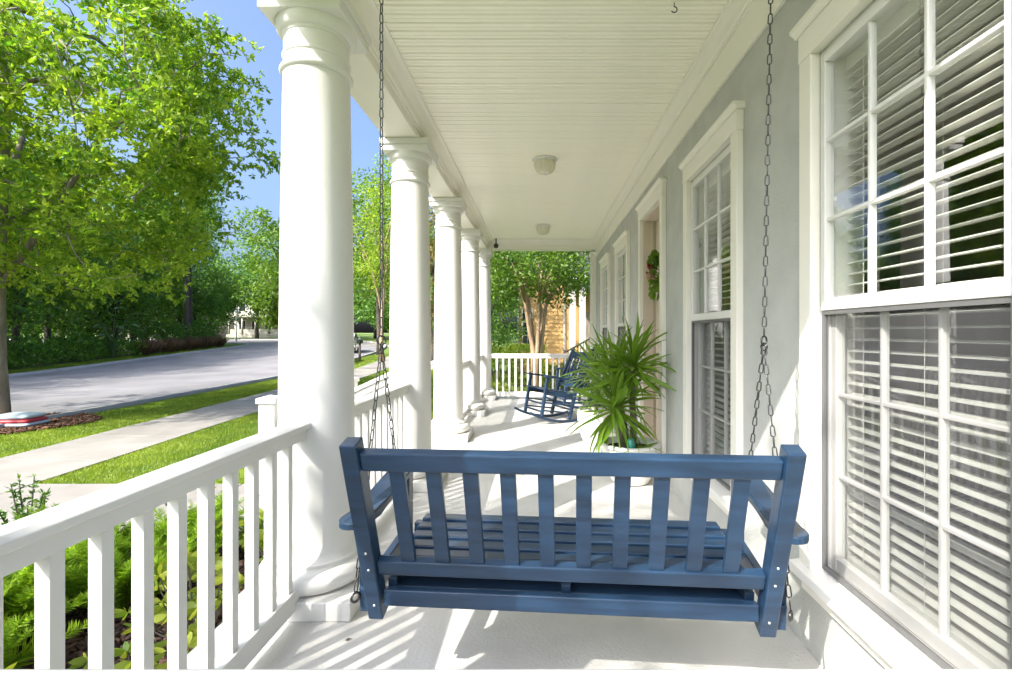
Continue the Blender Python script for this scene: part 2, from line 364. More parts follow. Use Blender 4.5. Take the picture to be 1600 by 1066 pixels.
# ------------------------------------------------------------------ house: floor, wall, ceiling, beams, roof
fl = struct(MB().box(-1.43, XW+.1, YN-.24, YF+.32, -0.16, 0).build('porch_floor', FLOOR, bevel=.012))
fnd = MB().box(-1.39, XW+.1, YN-.2, YF+.28, G0-.2, -0.16).build('foundation', WHITE, fl)
OPEN = [('w', .996+.083), ('w', 2.585+.083), ('d', 4.25), ('w', 5.82+.083), ('w', 7.42+.083)]   # near edge of each opening
WW, WZ0, WZ1, DW, DZ1 = .80, .36, 2.385, .83, 2.49
HY0, HY1, XB = YN-.22, YF+.2, 6.5
house = thing('porch_house', 'grey stucco house wall with cream trim along the porch', 'house', (XW, HY0, 0))
mw = MB(); ycur = HY0
o3 = (-XW, -HY0)
def hb(mb, x0, x1, y0, y1, z0, z1): mb.box(x0-XW, x1-XW, y0-HY0, y1-HY0, z0, z1)
for kd, y in OPEN:
    wd = WW if kd == 'w' else DW
    hb(mw, XW, XW+.16, ycur, y, 0, 3.3)
    if kd == 'w': hb(mw, XW, XW+.16, y, y+wd, 0, WZ0)
    hb(mw, XW, XW+.16, y, y+wd, WZ1 if kd == 'w' else DZ1, 3.3)
    ycur = y+wd
hb(mw, XW, XW+.16, ycur, HY1, 0, 3.3)
wall = mw.build('wall', STUCCO, house)
mr = MB()
hb(mr, XB, XB+.15, HY0, HY1, 0, 3.3); hb(mr, XW+.16, XB, HY0, HY0+.15, 0, 3.3); hb(mr, XW+.16, XB, HY1-.15, HY1, 0, 3.3)
mr.build('inner_wall', ROOM, house)
m = MB(); hb(m, XW+.16, XB, HY0+.15, HY1-.15, -.1, .02); m.build('room_floor', WOODF, house)
m = MB(); hb(m, XW+.16, XB, HY0+.15, HY1-.15, 3.0, 3.1); m.build('room_ceiling', ROOM, house)
m = MB(); hb(m, XW-.022, XW, YN+.14, YF-.14, 2.775, 2.965); m.build('frieze_board', TRIM, house, bevel=.004)
m = MB(); m.extrude([(p-XW, q) for p, q in ((1.10, 2.965), (1.066, 2.965), (1.066, 2.982), (1.058, 2.99), (1.050, 3.03), (1.034, 3.062), (1.030, 3.08), (1.018, 3.084), (1.018, 3.10), (1.10, 3.10))], 'y', YN+.14-HY0, YF-.14-HY0)
m.build('crown_moulding', TRIM, house)
m = MB(); hb(m, XW-.1, XW-.001, YF-.14, YF+.1, 0, 2.80); hb(m, XW-.12, XW-.001, YF-.16, YF+.12, 2.80, 2.86); hb(m, XW-.12, XW-.001, YF-.16, YF+.12, 0, .12)
m.build('pilaster', TRIM, house, bevel=.004)
# roof: low hip over porch and house
m = MB(); e = [(-1.66, YN-.42), (XB+.5, YN-.42), (XB+.5, YF+.5), (-1.66, YF+.5)]
V = [(a, b, 3.44) for a, b in e]+[(a, b, 3.52) for a, b in e]+[(2.4, YN+3.6, 5.4), (2.4, YF-3.6, 5.4)]
V = [(a-XW, b-HY0, c) for a, b, c in V]
m.add(V, [(3, 2, 1, 0), (0, 1, 5, 4), (1, 2, 6, 5), (2, 3, 7, 6), (3, 0, 4, 7), (4, 5, 8), (5, 6, 9, 8), (6, 7, 9), (7, 4, 8, 9)]); m.build('roof', SHING, house)
# beams on the columns
beam = thing('porch_beam', 'white boxed porch beam carried by the round columns', 'beam', (XC, YN, ZS))
def bb(mb, x0, x1, y0, y1, z0, z1): mb.box(x0-XC, x1-XC, y0-YN, y1-YN, z0-ZS, z1-ZS)
m = MB(); bb(m, -1.29, -1.015, YN-.14, YF+.14, ZS, 3.44); m.build('side_beam', TRIM, beam, bevel=.006)
m = MB(); bb(m, -1.015, XW, YF-.14, YF+.138, ZS+.002, 3.438); m.build('end_beam', TRIM, beam, bevel=.006)
m = MB(); bb(m, -1.015, XW, YN-.138, YN+.14, ZS+.002, 3.438); m.build('end_beam', TRIM, beam, bevel=.006)
prof = [(-1.016, 2.985), (-.998, 2.985), (-.998, 3.0), (-.985, 3.008), (-.972, 3.04), (-.94, 3.068), (-.925, 3.08), (-.912, 3.084), (-.896, 3.086), (-.896, 3.10), (-1.016, 3.10)]
m = MB(); m.extrude([(p-XC, q-ZS) for p, q in prof], 'y', .138, YF-.138-YN); m.build('crown_moulding', TRIM, beam)
m = MB(); m.extrude([(YF-.139-(p+1.016)-YN, q-ZS) for p, q in prof], 'x', -.90-XC, XW-.05-XC); m.build('crown_moulding', TRIM, beam)
# ceiling boards
ceil = struct(MB().box(-1.0, XW, YN+.13, YF-.13, ZC+.016, ZC+.03).build('porch_ceiling', mat('darker_groove_vinyl', (.55, .52, .43), .6)))  # backing toned darker than the boards, so the grooves stand out
BW = .0755
bp = [(.0, .016), (.0, .010), (.003, .002), (.008, 0), (.0325, 0), (.034, .006), (.0375, .006), (.039, 0), (.0635, 0), (.0675, .002), (.0700, .010), (.0700, .016)]
bme = meshm(MB().extrude(bp, 'x', -.90, 1.022), 'ceiling_board', CEIL)
nb = int((YF-.15-(YN+.15))/BW)
rep('ceiling_board', bme, ceil, [(0, YN+.15+BW*k, ZC+random.uniform(-.0008, .0008)) for k in range(nb)])

# ------------------------------------------------------------------ columns
cols = []
def base_prof():
    p = [(.262-.0, .085)]
    p = [(.225, .085)]+[(.215+.05*math.cos(t), .137+.052*math.sin(t)) for t in np.linspace(-1.45, 1.45, 13)]+[(.218, .192), (.212, .196), (.212, .212), (.205, .216)]
    return p
def shaft_prof():
    p = [(.205, .216), (.192, .228), (.184, .248), (.1795, .28)]
    for t in np.linspace(0, 1, 12): p.append((.179-.0235*t**1.7, .30+(2.575-.30)*t))
    return p
def cap_prof():
    p = [(.1555, 2.575)]+[(.158+.013*math.cos(t), 2.592+.015*math.sin(t)) for t in np.linspace(-1.5, 1.5, 9)]+[(.1535, 2.61), (.153, 2.655), (.158, 2.658), (.1605, 2.664), (.158, 2.670), (.153, 2.673), (.1525, 2.752), (.157, 2.756), (.158, 2.764)]
    p += [(.160+.029*math.sin(t), 2.768+.050*(1-math.cos(t))) for t in np.linspace(0, 1.5, 8)]+[(.190, 2.82)]
    return p
CL = ['white round column at the near porch corner, reflected in the window',
      'white round porch column beside the left arm of the blue swing',
      'white round porch column where the near handrail of the steps ends',
      'white round porch column on the far side of the open porch steps',
      'white round porch column between the steps and the corner column',
      'white round corner column joined to the far end railing']
proto = thing('porch_column', CL[0], 'column', (XC, CY[0], 0), group='row of porch columns')
MB().box(-.275, .275, -.275, .275, 0, .085).build('plinth', WHITE2, proto, bevel=.006)
auto_smooth(MB().lathe(base_prof(), 64).build('base', WHITE2, proto))
auto_smooth(MB().lathe(shaft_prof(), 64).build('shaft', WHITE2, proto))
cp = auto_smooth(MB().lathe(cap_prof(), 64).build('capital', WHITE2, proto))
MB().box(-.193, .193, -.193, .193, 2.82, 2.868).box(-.204, .204, -.204, .204, 2.868, 2.919).build('abacus', WHITE2, cp, bevel=.004)
for k in range(1, 6):
    c = copy_tree(proto); c.location = (XC, CY[k], 0); c['label'] = CL[k]

# ------------------------------------------------------------------ railings
bal = meshm(MB().box(-.0175, .0175, -.0175, .0175, .137, .802), 'baluster', WHITE)
def railing(a, b, label, group='white porch railings', ext=0.0):
    a, b = Vector(a), Vector(b); L = (b-a).length; ang = math.atan2((b-a).y, (b-a).x)
    t = thing('porch_railing', label, 'railing', (a.x, a.y, 0), ang, group)
    MB().extrude([(-.05, .852), (-.05, .874), (-.03, .886), (.03, .886), (.05, .874), (.05, .852)], 'x', -ext, L+ext).build('top_rail', WHITE, t, bevel=.004)
    MB().box(-ext, L+ext, -.031, .031, .80, .8515).build('sub_rail', WHITE, t, bevel=.003)
    MB().box(-ext, L+ext, -.031, .031, .05, .14).build('bottom_rail', WHITE, t, bevel=.004)
    n = max(1, round(L/.1235)-1); s = L/(n+1)
    rep('baluster', bal, t, [(s*(k+1), 0, 0) for k in range(n)])
    return t
rr = .165
railing((XC, CY[0]+rr, 0), (XC, CY[1]-rr, 0), 'white porch railing beside the swing above the fern bed')
railing((XC, CY[1]+rr, 0), (XC, CY[2]-rr, 0), 'white porch railing from the swing column to the steps')
railing((XC, CY[3]+rr, 0), (XC, CY[4]-rr, 0), 'white porch railing just past the far side of the steps')
railing((XC, CY[4]+rr, 0), (XC, CY[5]-rr, 0), 'white porch railing running up to the far corner column')
railing((XC+rr, CY[5], 0), (XW-.105, CY[5], 0), 'white railing across the far end of the porch behind the rocking chair')
railing((XC+rr, .558, 0), (XW-.002, .558, 0), 'white railing across the near end of the porch, only its top showing')
# steps with sloping handrails
st = thing('porch_steps', 'concrete steps from the front walk up to the porch', 'steps', (-1.43, 5.0, G0))
for k in range(2):
    MB().box(-.36*(k+1), -.36*k-.002, -.70, .70, 0.02, .5-.167*(k+1)).build('step', CONC, st, bevel=.01)
def handrail(y, label):
    t = thing('stair_handrail', label, 'handrail', (-2.34, y, G0), 0, 'sloping stair handrails')
    top = Vector((1.04, 0, 1.44)); bot = Vector((.07, 0, .995))
    MB().bar(bot, top, .09, .035, (0, 1, 0)).build('top_rail', WHITE, t, bevel=.006)
    MB().bar(bot-Vector((0, 0, .05)), top-Vector((0, 0, .05)), .055, .05, (0, 1, 0)).build('sub_rail', WHITE, t, bevel=.004)
    MB().bar(bot-Vector((0, 0, .78)), top-Vector((0, 0, .78)), .055, .07, (0, 1, 0)).build('bottom_rail', WHITE, t, bevel=.004)
    b2 = meshm(MB().box(-.0175, .0175, -.0175, .0175, -.75, -.06), 'baluster', WHITE)
    rep('baluster', b2, t, [tuple(bot.lerp(top, (k+1)/8)) for k in range(7)])
    MB().box(-.07, .07, -.07, .07, 0, 1.19).build('newel_post', WHITE, t, bevel=.004)
    MB().box(-.085, .085, -.085, .085, 1.19, 1.235).add([(-.085, -.085, 1.236), (.085, -.085, 1.236), (.085, .085, 1.236), (-.085, .085, 1.236), (0, 0, 1.26)], [(0, 1, 4), (1, 2, 4), (2, 3, 4), (3, 0, 4)]).build('newel_cap', WHITE, t, bevel=.004)
handrail(CY[2], 'sloping white handrail and newel on the swing side of the steps')
handrail(CY[3], 'sloping white handrail and newel on the far side of the steps')

# ------------------------------------------------------------------ windows (local: y along the wall from the near edge, x out of the wall is negative)
def make_window(label):
    t = thing('double_hung_window', label, 'window', group='double hung windows along the porch wall')
    W = WW
    MB().box(-.04, 0, -.083, 0, WZ0, WZ1+.01).build('side_casing', TRIM, t, bevel=.004)
    MB().box(-.04, 0, W, W+.083, WZ0, WZ1+.01).build('side_casing', TRIM, t, bevel=.004)
    hd = MB().box(-.042, 0, -.086, W+.086, WZ1+.01, 2.505).build('head_casing', TRIM, t, bevel=.003)
    MB().extrude([(0, 2.505), (-.047, 2.505), (-.050, 2.514), (-.066, 2.526), (-.068, 2.54), (0, 2.54)], 'y', -.105, W+.105).build('cap_moulding', TRIM, hd)
    sl = MB().extrude([(.06, WZ0), (.06, WZ0+.028), (-.075, WZ0+.006), (-.078, WZ0-.03), (0, WZ0-.03), (0, WZ0)], 'y', -.10, W+.10).build('sill', WHITE, t, bevel=.003)
    MB().box(-.03, 0, -.083, W+.083, WZ0-.1, WZ0-.031).build('apron', TRIM, sl, bevel=.003)
    # jamb liner
    MB().box(0, .16, 0, .018, WZ0+.02, WZ1).box(0, .16, W-.018, W, WZ0+.02, WZ1).box(0, .16, .018, W-.018, WZ1-.02, WZ1).build('jamb', WHITE, t)
    def sash(name, x0, x1, z0, z1, bot, top, side):
        y0, y1 = .019, W-.019
        s = MB().box(x0, x1, y0, y0+side, z0, z1).box(x0, x1, y1-side, y1, z0, z1).box(x0+.001, x1-.001, y0+side, y1-side, z0, z0+bot).box(x0+.001, x1-.001, y0+side, y1-side, z1-top, z1).build(name, WHITE, t, bevel=.003)
        gy0, gy1, a, b = y0+side, y1-side, z0+bot, z1-top; xm = (x0+x1)/2
        pw, ph = (gy1-gy0)/3, (b-a)/3
        for k in (1, 2):
            MB().box(xm-.012, xm+.012, gy0+pw*k-.0068, gy0+pw*k+.0068, a, b).build('muntin', WHITE, s, bevel=.003)
            MB().box(xm-.0115, xm+.0115, gy0, gy1, a+ph*k-.0068, a+ph*k+.0068).build('muntin', WHITE, s, bevel=.003)
        pm = meshm(MB().add([(0, 0, 0), (0, 0, ph-.017), (0, pw-.017, ph-.017), (0, pw-.017, 0)], [(0, 1, 2, 3)]), 'pane', GLASS)
        for j in range(3):
            for i in range(3):
                o = rep('pane', pm, s, [(xm, gy0+pw*i+.0085, a+ph*j+.0085)])[0]
                o.rotation_euler = (0, random.uniform(-.002, .002), random.uniform(-.002, .002))
    sash('upper_sash', -.012, .026, 1.385, WZ1-.021, .045, .03, .028)
    sash('lower_sash', .030, .066, WZ0+.03, 1.42, .05, .045, .03)
    sf = MB().box(-.008, .008, .020, .034, WZ0+.03, 1.383).box(-.008, .008, W-.034, W-.020, WZ0+.03, 1.383).box(-.007, .007, .034, W-.034, WZ0+.03, WZ0+.045).box(-.007, .007, .034, W-.034, 1.369, 1.383).build('screen_frame', mat('screen_frame_grey', (.12, .12, .12), .5), t)
    MB().add([(0, .03, WZ0+.04), (0, W-.03, WZ0+.04), (0, W-.03, 1.375), (0, .03, 1.375)], [(0, 1, 2, 3)]).build('insect_screen', SCREEN, sf)
    return t
slat = meshm(MB().add([(-.025, 0, .002), (.0, 0, .006), (.025, 0, .002), (-.025, WW-.05, .002), (0, WW-.05, .006), (.025, WW-.05, .002),
                       (-.025, 0, -.001), (.0, 0, .003), (.025, 0, -.001), (-.025, WW-.05, -.001), (0, WW-.05, .003), (.025, WW-.05, -.001)],
                      [(0, 1, 4, 3), (1, 2, 5, 4), (6, 9, 10, 7), (7, 10, 11, 8), (0, 3, 9, 6), (2, 8, 11, 5), (0, 6, 7, 1), (1, 7, 8, 2), (3, 4, 10, 9), (4, 5, 11, 10)]), 'slat', SLAT)
def make_blind(label):
    t = thing('window_blind', label, 'blind', group='white slatted blinds in the windows')
    MB().box(-.03, .03, .02, WW-.02, WZ1-.075, WZ1-.02).build('head_rail', SLAT, t, bevel=.003)
    n = 44; z1 = WZ1-.10; z0 = WZ0+.07; s = (z1-z0)/n
    for o in rep('slat', slat, t, [(0, .025, z0+s*k) for k in range(1, n+1)]):
        o.rotation_euler = (0, R(-5)+random.uniform(-.02, .02), 0)
    MB().box(-.027, .027, .022, WW-.022, z0-.012, z0+.008).build('bottom_rail', SLAT, t, bevel=.002)
    for y in (.12, WW/2, WW-.12):
        for x in (-.0285, .0285):
            MB().tube([(x, y, z0), (x, y, z1+.03)], .0011, 5).build('ladder_cord', SLAT, t)
    return t
WL = ['double hung window right beside the blue swing', 'double hung window between the swing and the front door', 'double hung window just past the front door', 'double hung window farthest along the porch, by the end pilaster']
wy = [y for kd, y in OPEN if kd == 'w']
W0 = make_window('white '+WL[0]); B0 = make_blind('white slatted blind inside the window beside the swing')
BL = ['', 'white slatted blind inside the window between swing and door', 'white slatted blind inside the window past the front door', 'white slatted blind inside the window by the end pilaster']
for k, y in enumerate(wy):
    a = W0 if k == 0 else copy_tree(W0); a.location = (XW, y, 0)
    b = B0 if k == 0 else copy_tree(B0); b.location = (XW+.115, y, 0)
    if k: a['label'] = 'white '+WL[k]; b['label'] = BL[k]
# front door
dy = OPEN[2][1]
d = thing('front_door', 'beige front door deep in a cream casing, hung with a floral swag', 'door', (XW, dy, 0))
MB().box(-.04, 0, -.083, 0, 0, DZ1).build('side_casing', TRIM, d, bevel=.004)
MB().box(-.04, 0, DW, DW+.083, 0, DZ1).build('side_casing', TRIM, d, bevel=.004)
hd = MB().box(-.042, 0, -.086, DW+.086, DZ1, 2.605).build('head_casing', TRIM, d, bevel=.003)
MB().extrude([(0, 2.605), (-.047, 2.605), (-.050, 2.614), (-.066, 2.626), (-.068, 2.64), (0, 2.64)], 'y', -.105, DW+.105).build('cap_moulding', TRIM, hd)
MB().box(0, .19, 0, .02, 0, DZ1).box(0, .19, DW-.02, DW, 0, DZ1).box(0, .19, .02, DW-.02, DZ1-.02, DZ1).build('jamb', DOOR, d)
MB().box(.085, .10, DW-.032, DW-.02, 0, DZ1-.02).build('door_stop', DOOR, d)
lf = MB().box(.125, .165, .022, DW-.022, .02, DZ1-.025).build('door_leaf', DOOR, d)
for y0, y1 in ((.10, .38), (.45, .73)):
    for z0, z1 in ((.2, .75), (.9, 1.5), (1.65, 2.3)):
        MB().box(.112, .1249, y0, y1, z0, z1).build('panel', DOOR, lf, bevel=.008)
MB().lathe([(.012, 0), (.012, .03), (.028, .045), (.03, .06), (.018, .072)], 20).build('door_knob', SCREW, lf, loc=(.124, .08, 1.0)).rotation_euler = (0, R(-90), 0)
MB().box(-.04, .16, .0, DW, 0.0005, .02).build('threshold', SCREW, d)

# ------------------------------------------------------------------ porch lights, hook, camera
def porch_light(x, y, label):
    t = thing('ceiling_light', label, 'ceiling light', (x, y, ZC), 0, 'ribbed glass porch ceiling lights')
    MB().lathe([(.133, -.001), (.133, -.014), (.122, -.02), (.118, -.034)], 8).build('base', WHITE, t, bevel=.003)
    bw = MB().lathe([(.104, -.034), (.106, -.06), (.098, -.10), (.082, -.128), (.055, -.143), (.02, -.149)], 48).build('glass_bowl', LAMPG, t); auto_smooth(bw)
    for k in range(16):
        a = 2*math.pi*k/16; c, s = math.cos(a), math.sin(a)
        MB().tube([(r*c, r*s, z) for r, z in ((.107, -.036), (.108, -.06), (.1, -.1), (.084, -.129), (.056, -.145))], .004, 5).build('rib', LAMPG, bw)
    MB().lathe([(.012, -.148), (.014, -.155), (.006, -.166)], 12).build('finial', SCREW, t)
porch_light(.055, 4.98, 'ribbed glass ceiling light on the porch above the potted yucca')
porch_light(.06, 8.05, 'ribbed glass ceiling light on the porch above the rocking chairs')
hk = MB().tube([(0, 0, 0), (0, 0, -.02)]+[(.016*math.sin(t), 0, -.036+.016*math.cos(t)) for t in np.linspace(0, 4.2, 12)], .0032, 8).build('ceiling_hook', METAL, loc=(.735, 2.62, ZC))
tag(hk, 'small empty steel hook in the porch ceiling near the wall', 'hook')
scm = thing('security_camera', 'small black security camera under the far corner of the beam', 'camera', (-.83, YF-.26, ZC))
MB().tube([(0, 0, 0), (0, 0, -.1)], .012, 8).build('mount', BLACK, scm)
MB().lathe([(.02, .045), (.038, .03), (.045, 0), (.038, -.03), (.02, -.045)], 16).build('housing', BLACK, scm, loc=(0, 0, -.14), smooth=True)

# ------------------------------------------------------------------ porch swing
KS = .93                                      # swing scale against the first estimate
def sp(x, y, z): return Vector((x*KS, y*KS, 1.3+(z-1.3)*KS))
pL, pR = sp(-.640, 1.56, .95), sp(.806, 1.45, .95)       # outer tops of the back posts
ctr = (pL+pR)/2; sw_ang = math.atan2(pR.y-pL.y, pR.x-pL.x); SL = (pR-pL).length
ztop, zbot = sp(0, 0, .95).z, sp(0, 0, .26).z; rec = .225*KS
sw = thing('porch_swing', 'navy blue slatted wooden porch swing hung on chains', 'porch swing', (ctr.x+.012, ctr.y+rec+.008, zbot-.004), sw_ang)
HT = ztop-zbot
def bk(t, off=0.0):                            # point of the back plane at height fraction t; local y forward
    return -rec*t+off, HT*t
hx = SL/2
def backbar(name, x0, x1, t0, t1, th, off=0.0, bev=.005, par=sw):
    (ya, za), (yb, zb) = bk(t0, off), bk(t1, off)
    return MB().bar(((x0+x1)/2, ya, za), ((x0+x1)/2, yb, zb), abs(x1-x0), th, (1, 0, 0)).build(name, NAVY, par, bevel=bev)
for s in (-1, 1): backbar('back_post', s*(hx-.052) if s > 0 else -hx, hx if s > 0 else -hx+.052, .0, 1, .058)
backbar('top_rail', -hx+.052, hx-.052, .858, .952, .036, .004)
backbar('back_rail', -hx+.052, hx-.052, .265, .345, .036, .004)
ns = 10; gap = (SL-.116)/(ns+1)
for k in range(ns):
    xc = -hx+.058+gap*(k+1)+(k-4.5)*.003
    backbar('back_slat', xc-.024, xc+.024, .340, .862, .018, .004, .003)
D0, D1 = -.015, .43                            # seat rear and front
zr, zf = HT*.235, HT*.30                       # seat surface heights rear and front
# rear and front cross beams and side rails
MB().box(-hx+.058, hx-.058, -.040, -.01, HT*.072, HT*.158).build('rear_beam', NAVY, sw, bevel=.004)
MB().box(-hx+.02, hx-.02, D1-.05, D1-.012, HT*.09, zf-.03).build('front_beam', NAVY, sw, bevel=.004)
for s in (-1, 1):
    MB().bar((s*(hx-.075), .0, zr-.065), (s*(hx-.075), D1-.055, zf-.06), .032, .075, (1, 0, 0)).build('side_rail', NAVY, sw, bevel=.003)
MB().bar((0, .0, zr-.065), (0, D1-.055, zf-.06), .032, .075, (1, 0, 0)).build('centre_rail', NAVY, sw, bevel=.003)
MB().box(-hx+.093, hx-.093, .0, .17, HT*.125, HT*.15).build('stretcher_board', NAVY, sw, bevel=.004)
nsl = 6
for k in range(nsl):
    f = (k+.5)/nsl; y = .02+(D1-.0-.02)*f; z = zr+(zf-zr)*(f**1.3)
    MB().box(-hx+.06, hx-.06, y-.029, y+.029, z-.02, z).build('seat_slat', NAVY, sw, bevel=.004)
# side cross timbers that stick out under the seat and carry the eye bolts
AX = hx+.014
for s in (-1, 1):
    MB().bar((s*(hx+.016), -.03, HT*.09), (s*(hx+.016), D1-.02, HT*.16), .03, .085, (1, 0, 0)).build('hanger_rail', NAVY, sw, bevel=.004)
    # arm: rounded plank outside the back post, gently curved
    za = HT*.535; pr = []
    n = 9
    for a in np.linspace(math.pi, 2*math.pi, n): pr.append((.048*math.cos(a), -.10+.05*math.sin(a)))
    for yy in np.linspace(0, D1+.03, 8): pr.append((.048+.006*math.sin(yy*6), yy))
    for yy in np.linspace(D1+.03, 0, 8): pr.append((-.040, yy))
    m = MB().extrude([(p+s*AX*1.0, q) for p, q in pr], 'z', 0, .024)
    m.v = [(x, y, z+za+.055*math.sin(max(0, y)/(D1+.03)*math.pi/2)) for x, y, z in m.v]
    arm = m.build('arm', NAVY, sw, bevel=.004)
    MB().box(s*AX-.019, s*AX+.019, D1-.07, D1-.015, HT*.10, za+.052).build('arm_post', NAVY, sw, bevel=.004)
    MB().box(s*(AX+.004)-.018, s*(AX+.004)+.018, -.02, .02, HT*.12, za-.001).build('arm_post', NAVY, sw, bevel=.004)
for s in (-1, 1):
    for tt in (.08, .30, .40):
        y, z = bk(tt, -.0315)
        MB().lathe([(.0045, 0), (.004, .0012), (.001, .0018)], 10).build('screw', SCREW, sw, loc=(s*(hx-.03), y, z), smooth=True).rotation_euler = (R(90), 0, 0)
swM = Matrix.Translation(sw.location) @ Matrix.Rotation(sw_ang, 4, 'Z')
# chains
def link_mesh():
    L, Wd = .042, .0185; pts = []
    r = Wd/2-.0022; h = L/2-.0022-r
    for a in np.linspace(0, math.pi, 7): pts.append((r*math.cos(a), 0, h+r*math.sin(a)))
    for a in np.linspace(math.pi, 2*math.pi, 7): pts.append((r*math.cos(a)*.85, 0, -h+r*math.sin(a)))
    m = MB().tube(pts, .0023, 7, close=True); me = m.mesh('chain_link'); me.materials.append(METAL)
    me.polygons.foreach_set('use_smooth', [True]*len(me.polygons)); return me
LINK = link_mesh(); PITCH = .0362
def run(root, a, b):
    a, b = Vector(a), Vector(b); d = b-a; n = max(1, round(d.length/PITCH)); q = d.to_track_quat('Z', 'Y')
    for k in range(n):
        o = bpy.data.objects.new('chain_link', LINK); col.objects.link(o); o.parent = root
        o.location = a+d*((k+.5)/n)-root.location; o.rotation_mode = 'QUATERNION'
        sag = random.uniform(-.25, .25)
        from mathutils import Quaternion
        o.rotation_quaternion = q @ Quaternion((0, 0, 1), (k % 2)*math.pi/2+.5+sag)
def ring(root, p, rad, wire, rz=0.0, nm='ring'):
    m = MB().tube([(rad*math.cos(a), 0, rad*math.sin(a)) for a in np.linspace(0, 2*math.pi, 18, endpoint=False)], wire, 8, close=True)
    o = m.build(nm, METAL, root, loc=Vector(p)-root.location, smooth=True); o.rotation_euler = (0, 0, rz); return o
for s, lab in ((-1, 'dark steel chain holding the street side of the swing'), (1, 'steel chain holding the house side of the swing')):
    rear = swM @ Vector((s*(hx+.036), -.045, HT*.10)); front = swM @ Vector((s*(hx+.036), D1-.02, HT*.17))
    mid = swM @ Vector((s*(hx+.036), .17, 0)); 
    apex = Vector((mid.x, mid.y, 1.255)); topp = Vector((mid.x+(.0 if s < 0 else .035), mid.y, ZC-.03))
    ch = thing('swing_chain', lab, 'chain', (topp.x, topp.y, topp.z), 0, 'chains of the porch swing')
    MB().tube([(0, 0, .03), (0, 0, .0)], .006, 8).build('eye_bolt', METAL, ch)
    run(ch, topp, apex+Vector((0, 0, .03)))
    ring(ch, apex+Vector((0, 0, .016)), .017, .0032, .6)
    ring(ch, apex+Vector((0, 0, -.006)), .013, .003, 2.0)
    run(ch, apex, rear+Vector((0, 0, .03))); run(ch, apex, front+Vector((0, 0, .03)))
    for p in (rear, front):
        ring(ch, p+Vector((0, -.002, .012)), .015, .0045, .9, 'eye')

# ------------------------------------------------------------------ rocking chairs
def rocker_chair(loc, face, label, tilt=R(-9)):
    t = thing('rocking_chair', label, 'rocking chair', loc, face, 'navy rocking chairs')   # faces local +x
    Rr = 1.25
    for s in (-1, 1):
        y = s*.27
        pts = []
        for a in np.linspace(-.40, .36, 13): pts.append((Rr*math.sin(a), Rr-Rr*math.cos(a)))
        pr = pts+[(x, z+.036) for x, z in pts[::-1]]
        # the runners roll on their arc, so the tilt leaves the contact on the floor
        V = [(Rr*math.sin(math.atan2(x, Rr-z)-tilt)*((Rr-z)**2+x*x)**.5/Rr, Rr-math.cos(math.atan2(x, Rr-z)-tilt)*((Rr-z)**2+x*x)**.5) for x, z in pr]
        MB().extrude(V, 'y', y-.017, y+.017).build('rocker', NAVY, t, bevel=.003)
        Q = lambda x, z: (lambda a, r: Vector((r*math.sin(a-tilt), y, Rr-r*math.cos(a-tilt))))(math.atan2(x, Rr-z), ((Rr-z)**2+x*x)**.5)
        MB().bar(Q(.26, .06), Q(.25, .62), .045, .04, (0, 1, 0)).build('front_leg', NAVY, t, bevel=.004)
        MB().bar(Q(-.20, .06), Q(-.24, .46), .042, .045, (0, 1, 0)).bar(Q(-.24, .46), Q(-.44, 1.12), .042, .045, (0, 1, 0)).build('back_post', NAVY, t, bevel=.004)
        MB().bar(Q(.30, .63), Q(-.30, .63), .085, .026, (0, 1, 0)).build('arm', NAVY, t, bevel=.006)
        MB().bar(Q(.25, .40), Q(-.22, .385), .026, .06, (0, 1, 0)).build('seat_rail', NAVY, t, bevel=.003)
        for zz in (.15, .26): MB().bar(Q(.26, zz), Q(-.20, zz), .022, .022, (0, 1, 0)).build('side_stretcher', NAVY, t, bevel=.003)
    Q = lambda x, yy, z: (lambda a, r: Vector((r*math.sin(a-tilt), yy, Rr-r*math.cos(a-tilt))))(math.atan2(x, Rr-z), ((Rr-z)**2+x*x)**.5)
    for k in range(7):
        x = -.20+.075*k
        MB().bar(Q(x, -.285, .425+.004*k), Q(x, .285, .425+.004*k), .068, .018, (1, 0, 0)).build('seat_slat', NAVY, t, bevel=.003)
    MB().bar(Q(-.405, -.25, 1.01), Q(-.405, .25, 1.01), .11, .024, (-.3, 0, 1)).build('crest_rail', NAVY, t, bevel=.004)
    MB().bar(Q(-.27, -.25, .54), Q(-.27, .25, .54), .06, .024, (-.3, 0, 1)).build('lower_back_rail', NAVY, t, bevel=.004)
    for k in range(5):
        yy = -.19+.095*k
        MB().bar(Q(-.275, yy, .55), Q(-.39, yy, .97), .042, .014, (0, 1, 0)).build('back_slat', NAVY, t, bevel=.003)
    for x, zz in ((.26, .13), (.26, .24), (-.2, .2)):
        MB().bar(Q(x, -.26, zz), Q(x, .26, zz), .024, .024, (0, 0, 1)).build('cross_stretcher', NAVY, t, bevel=.003)
rocker_chair((.30, 7.2, 0), R(180+27), 'navy rocking chair tipped back on the open porch floor')
rocker_chair((.70, 8.5, 0), R(180+15), 'navy rocking chair half hidden behind the potted yucca', R(-5))

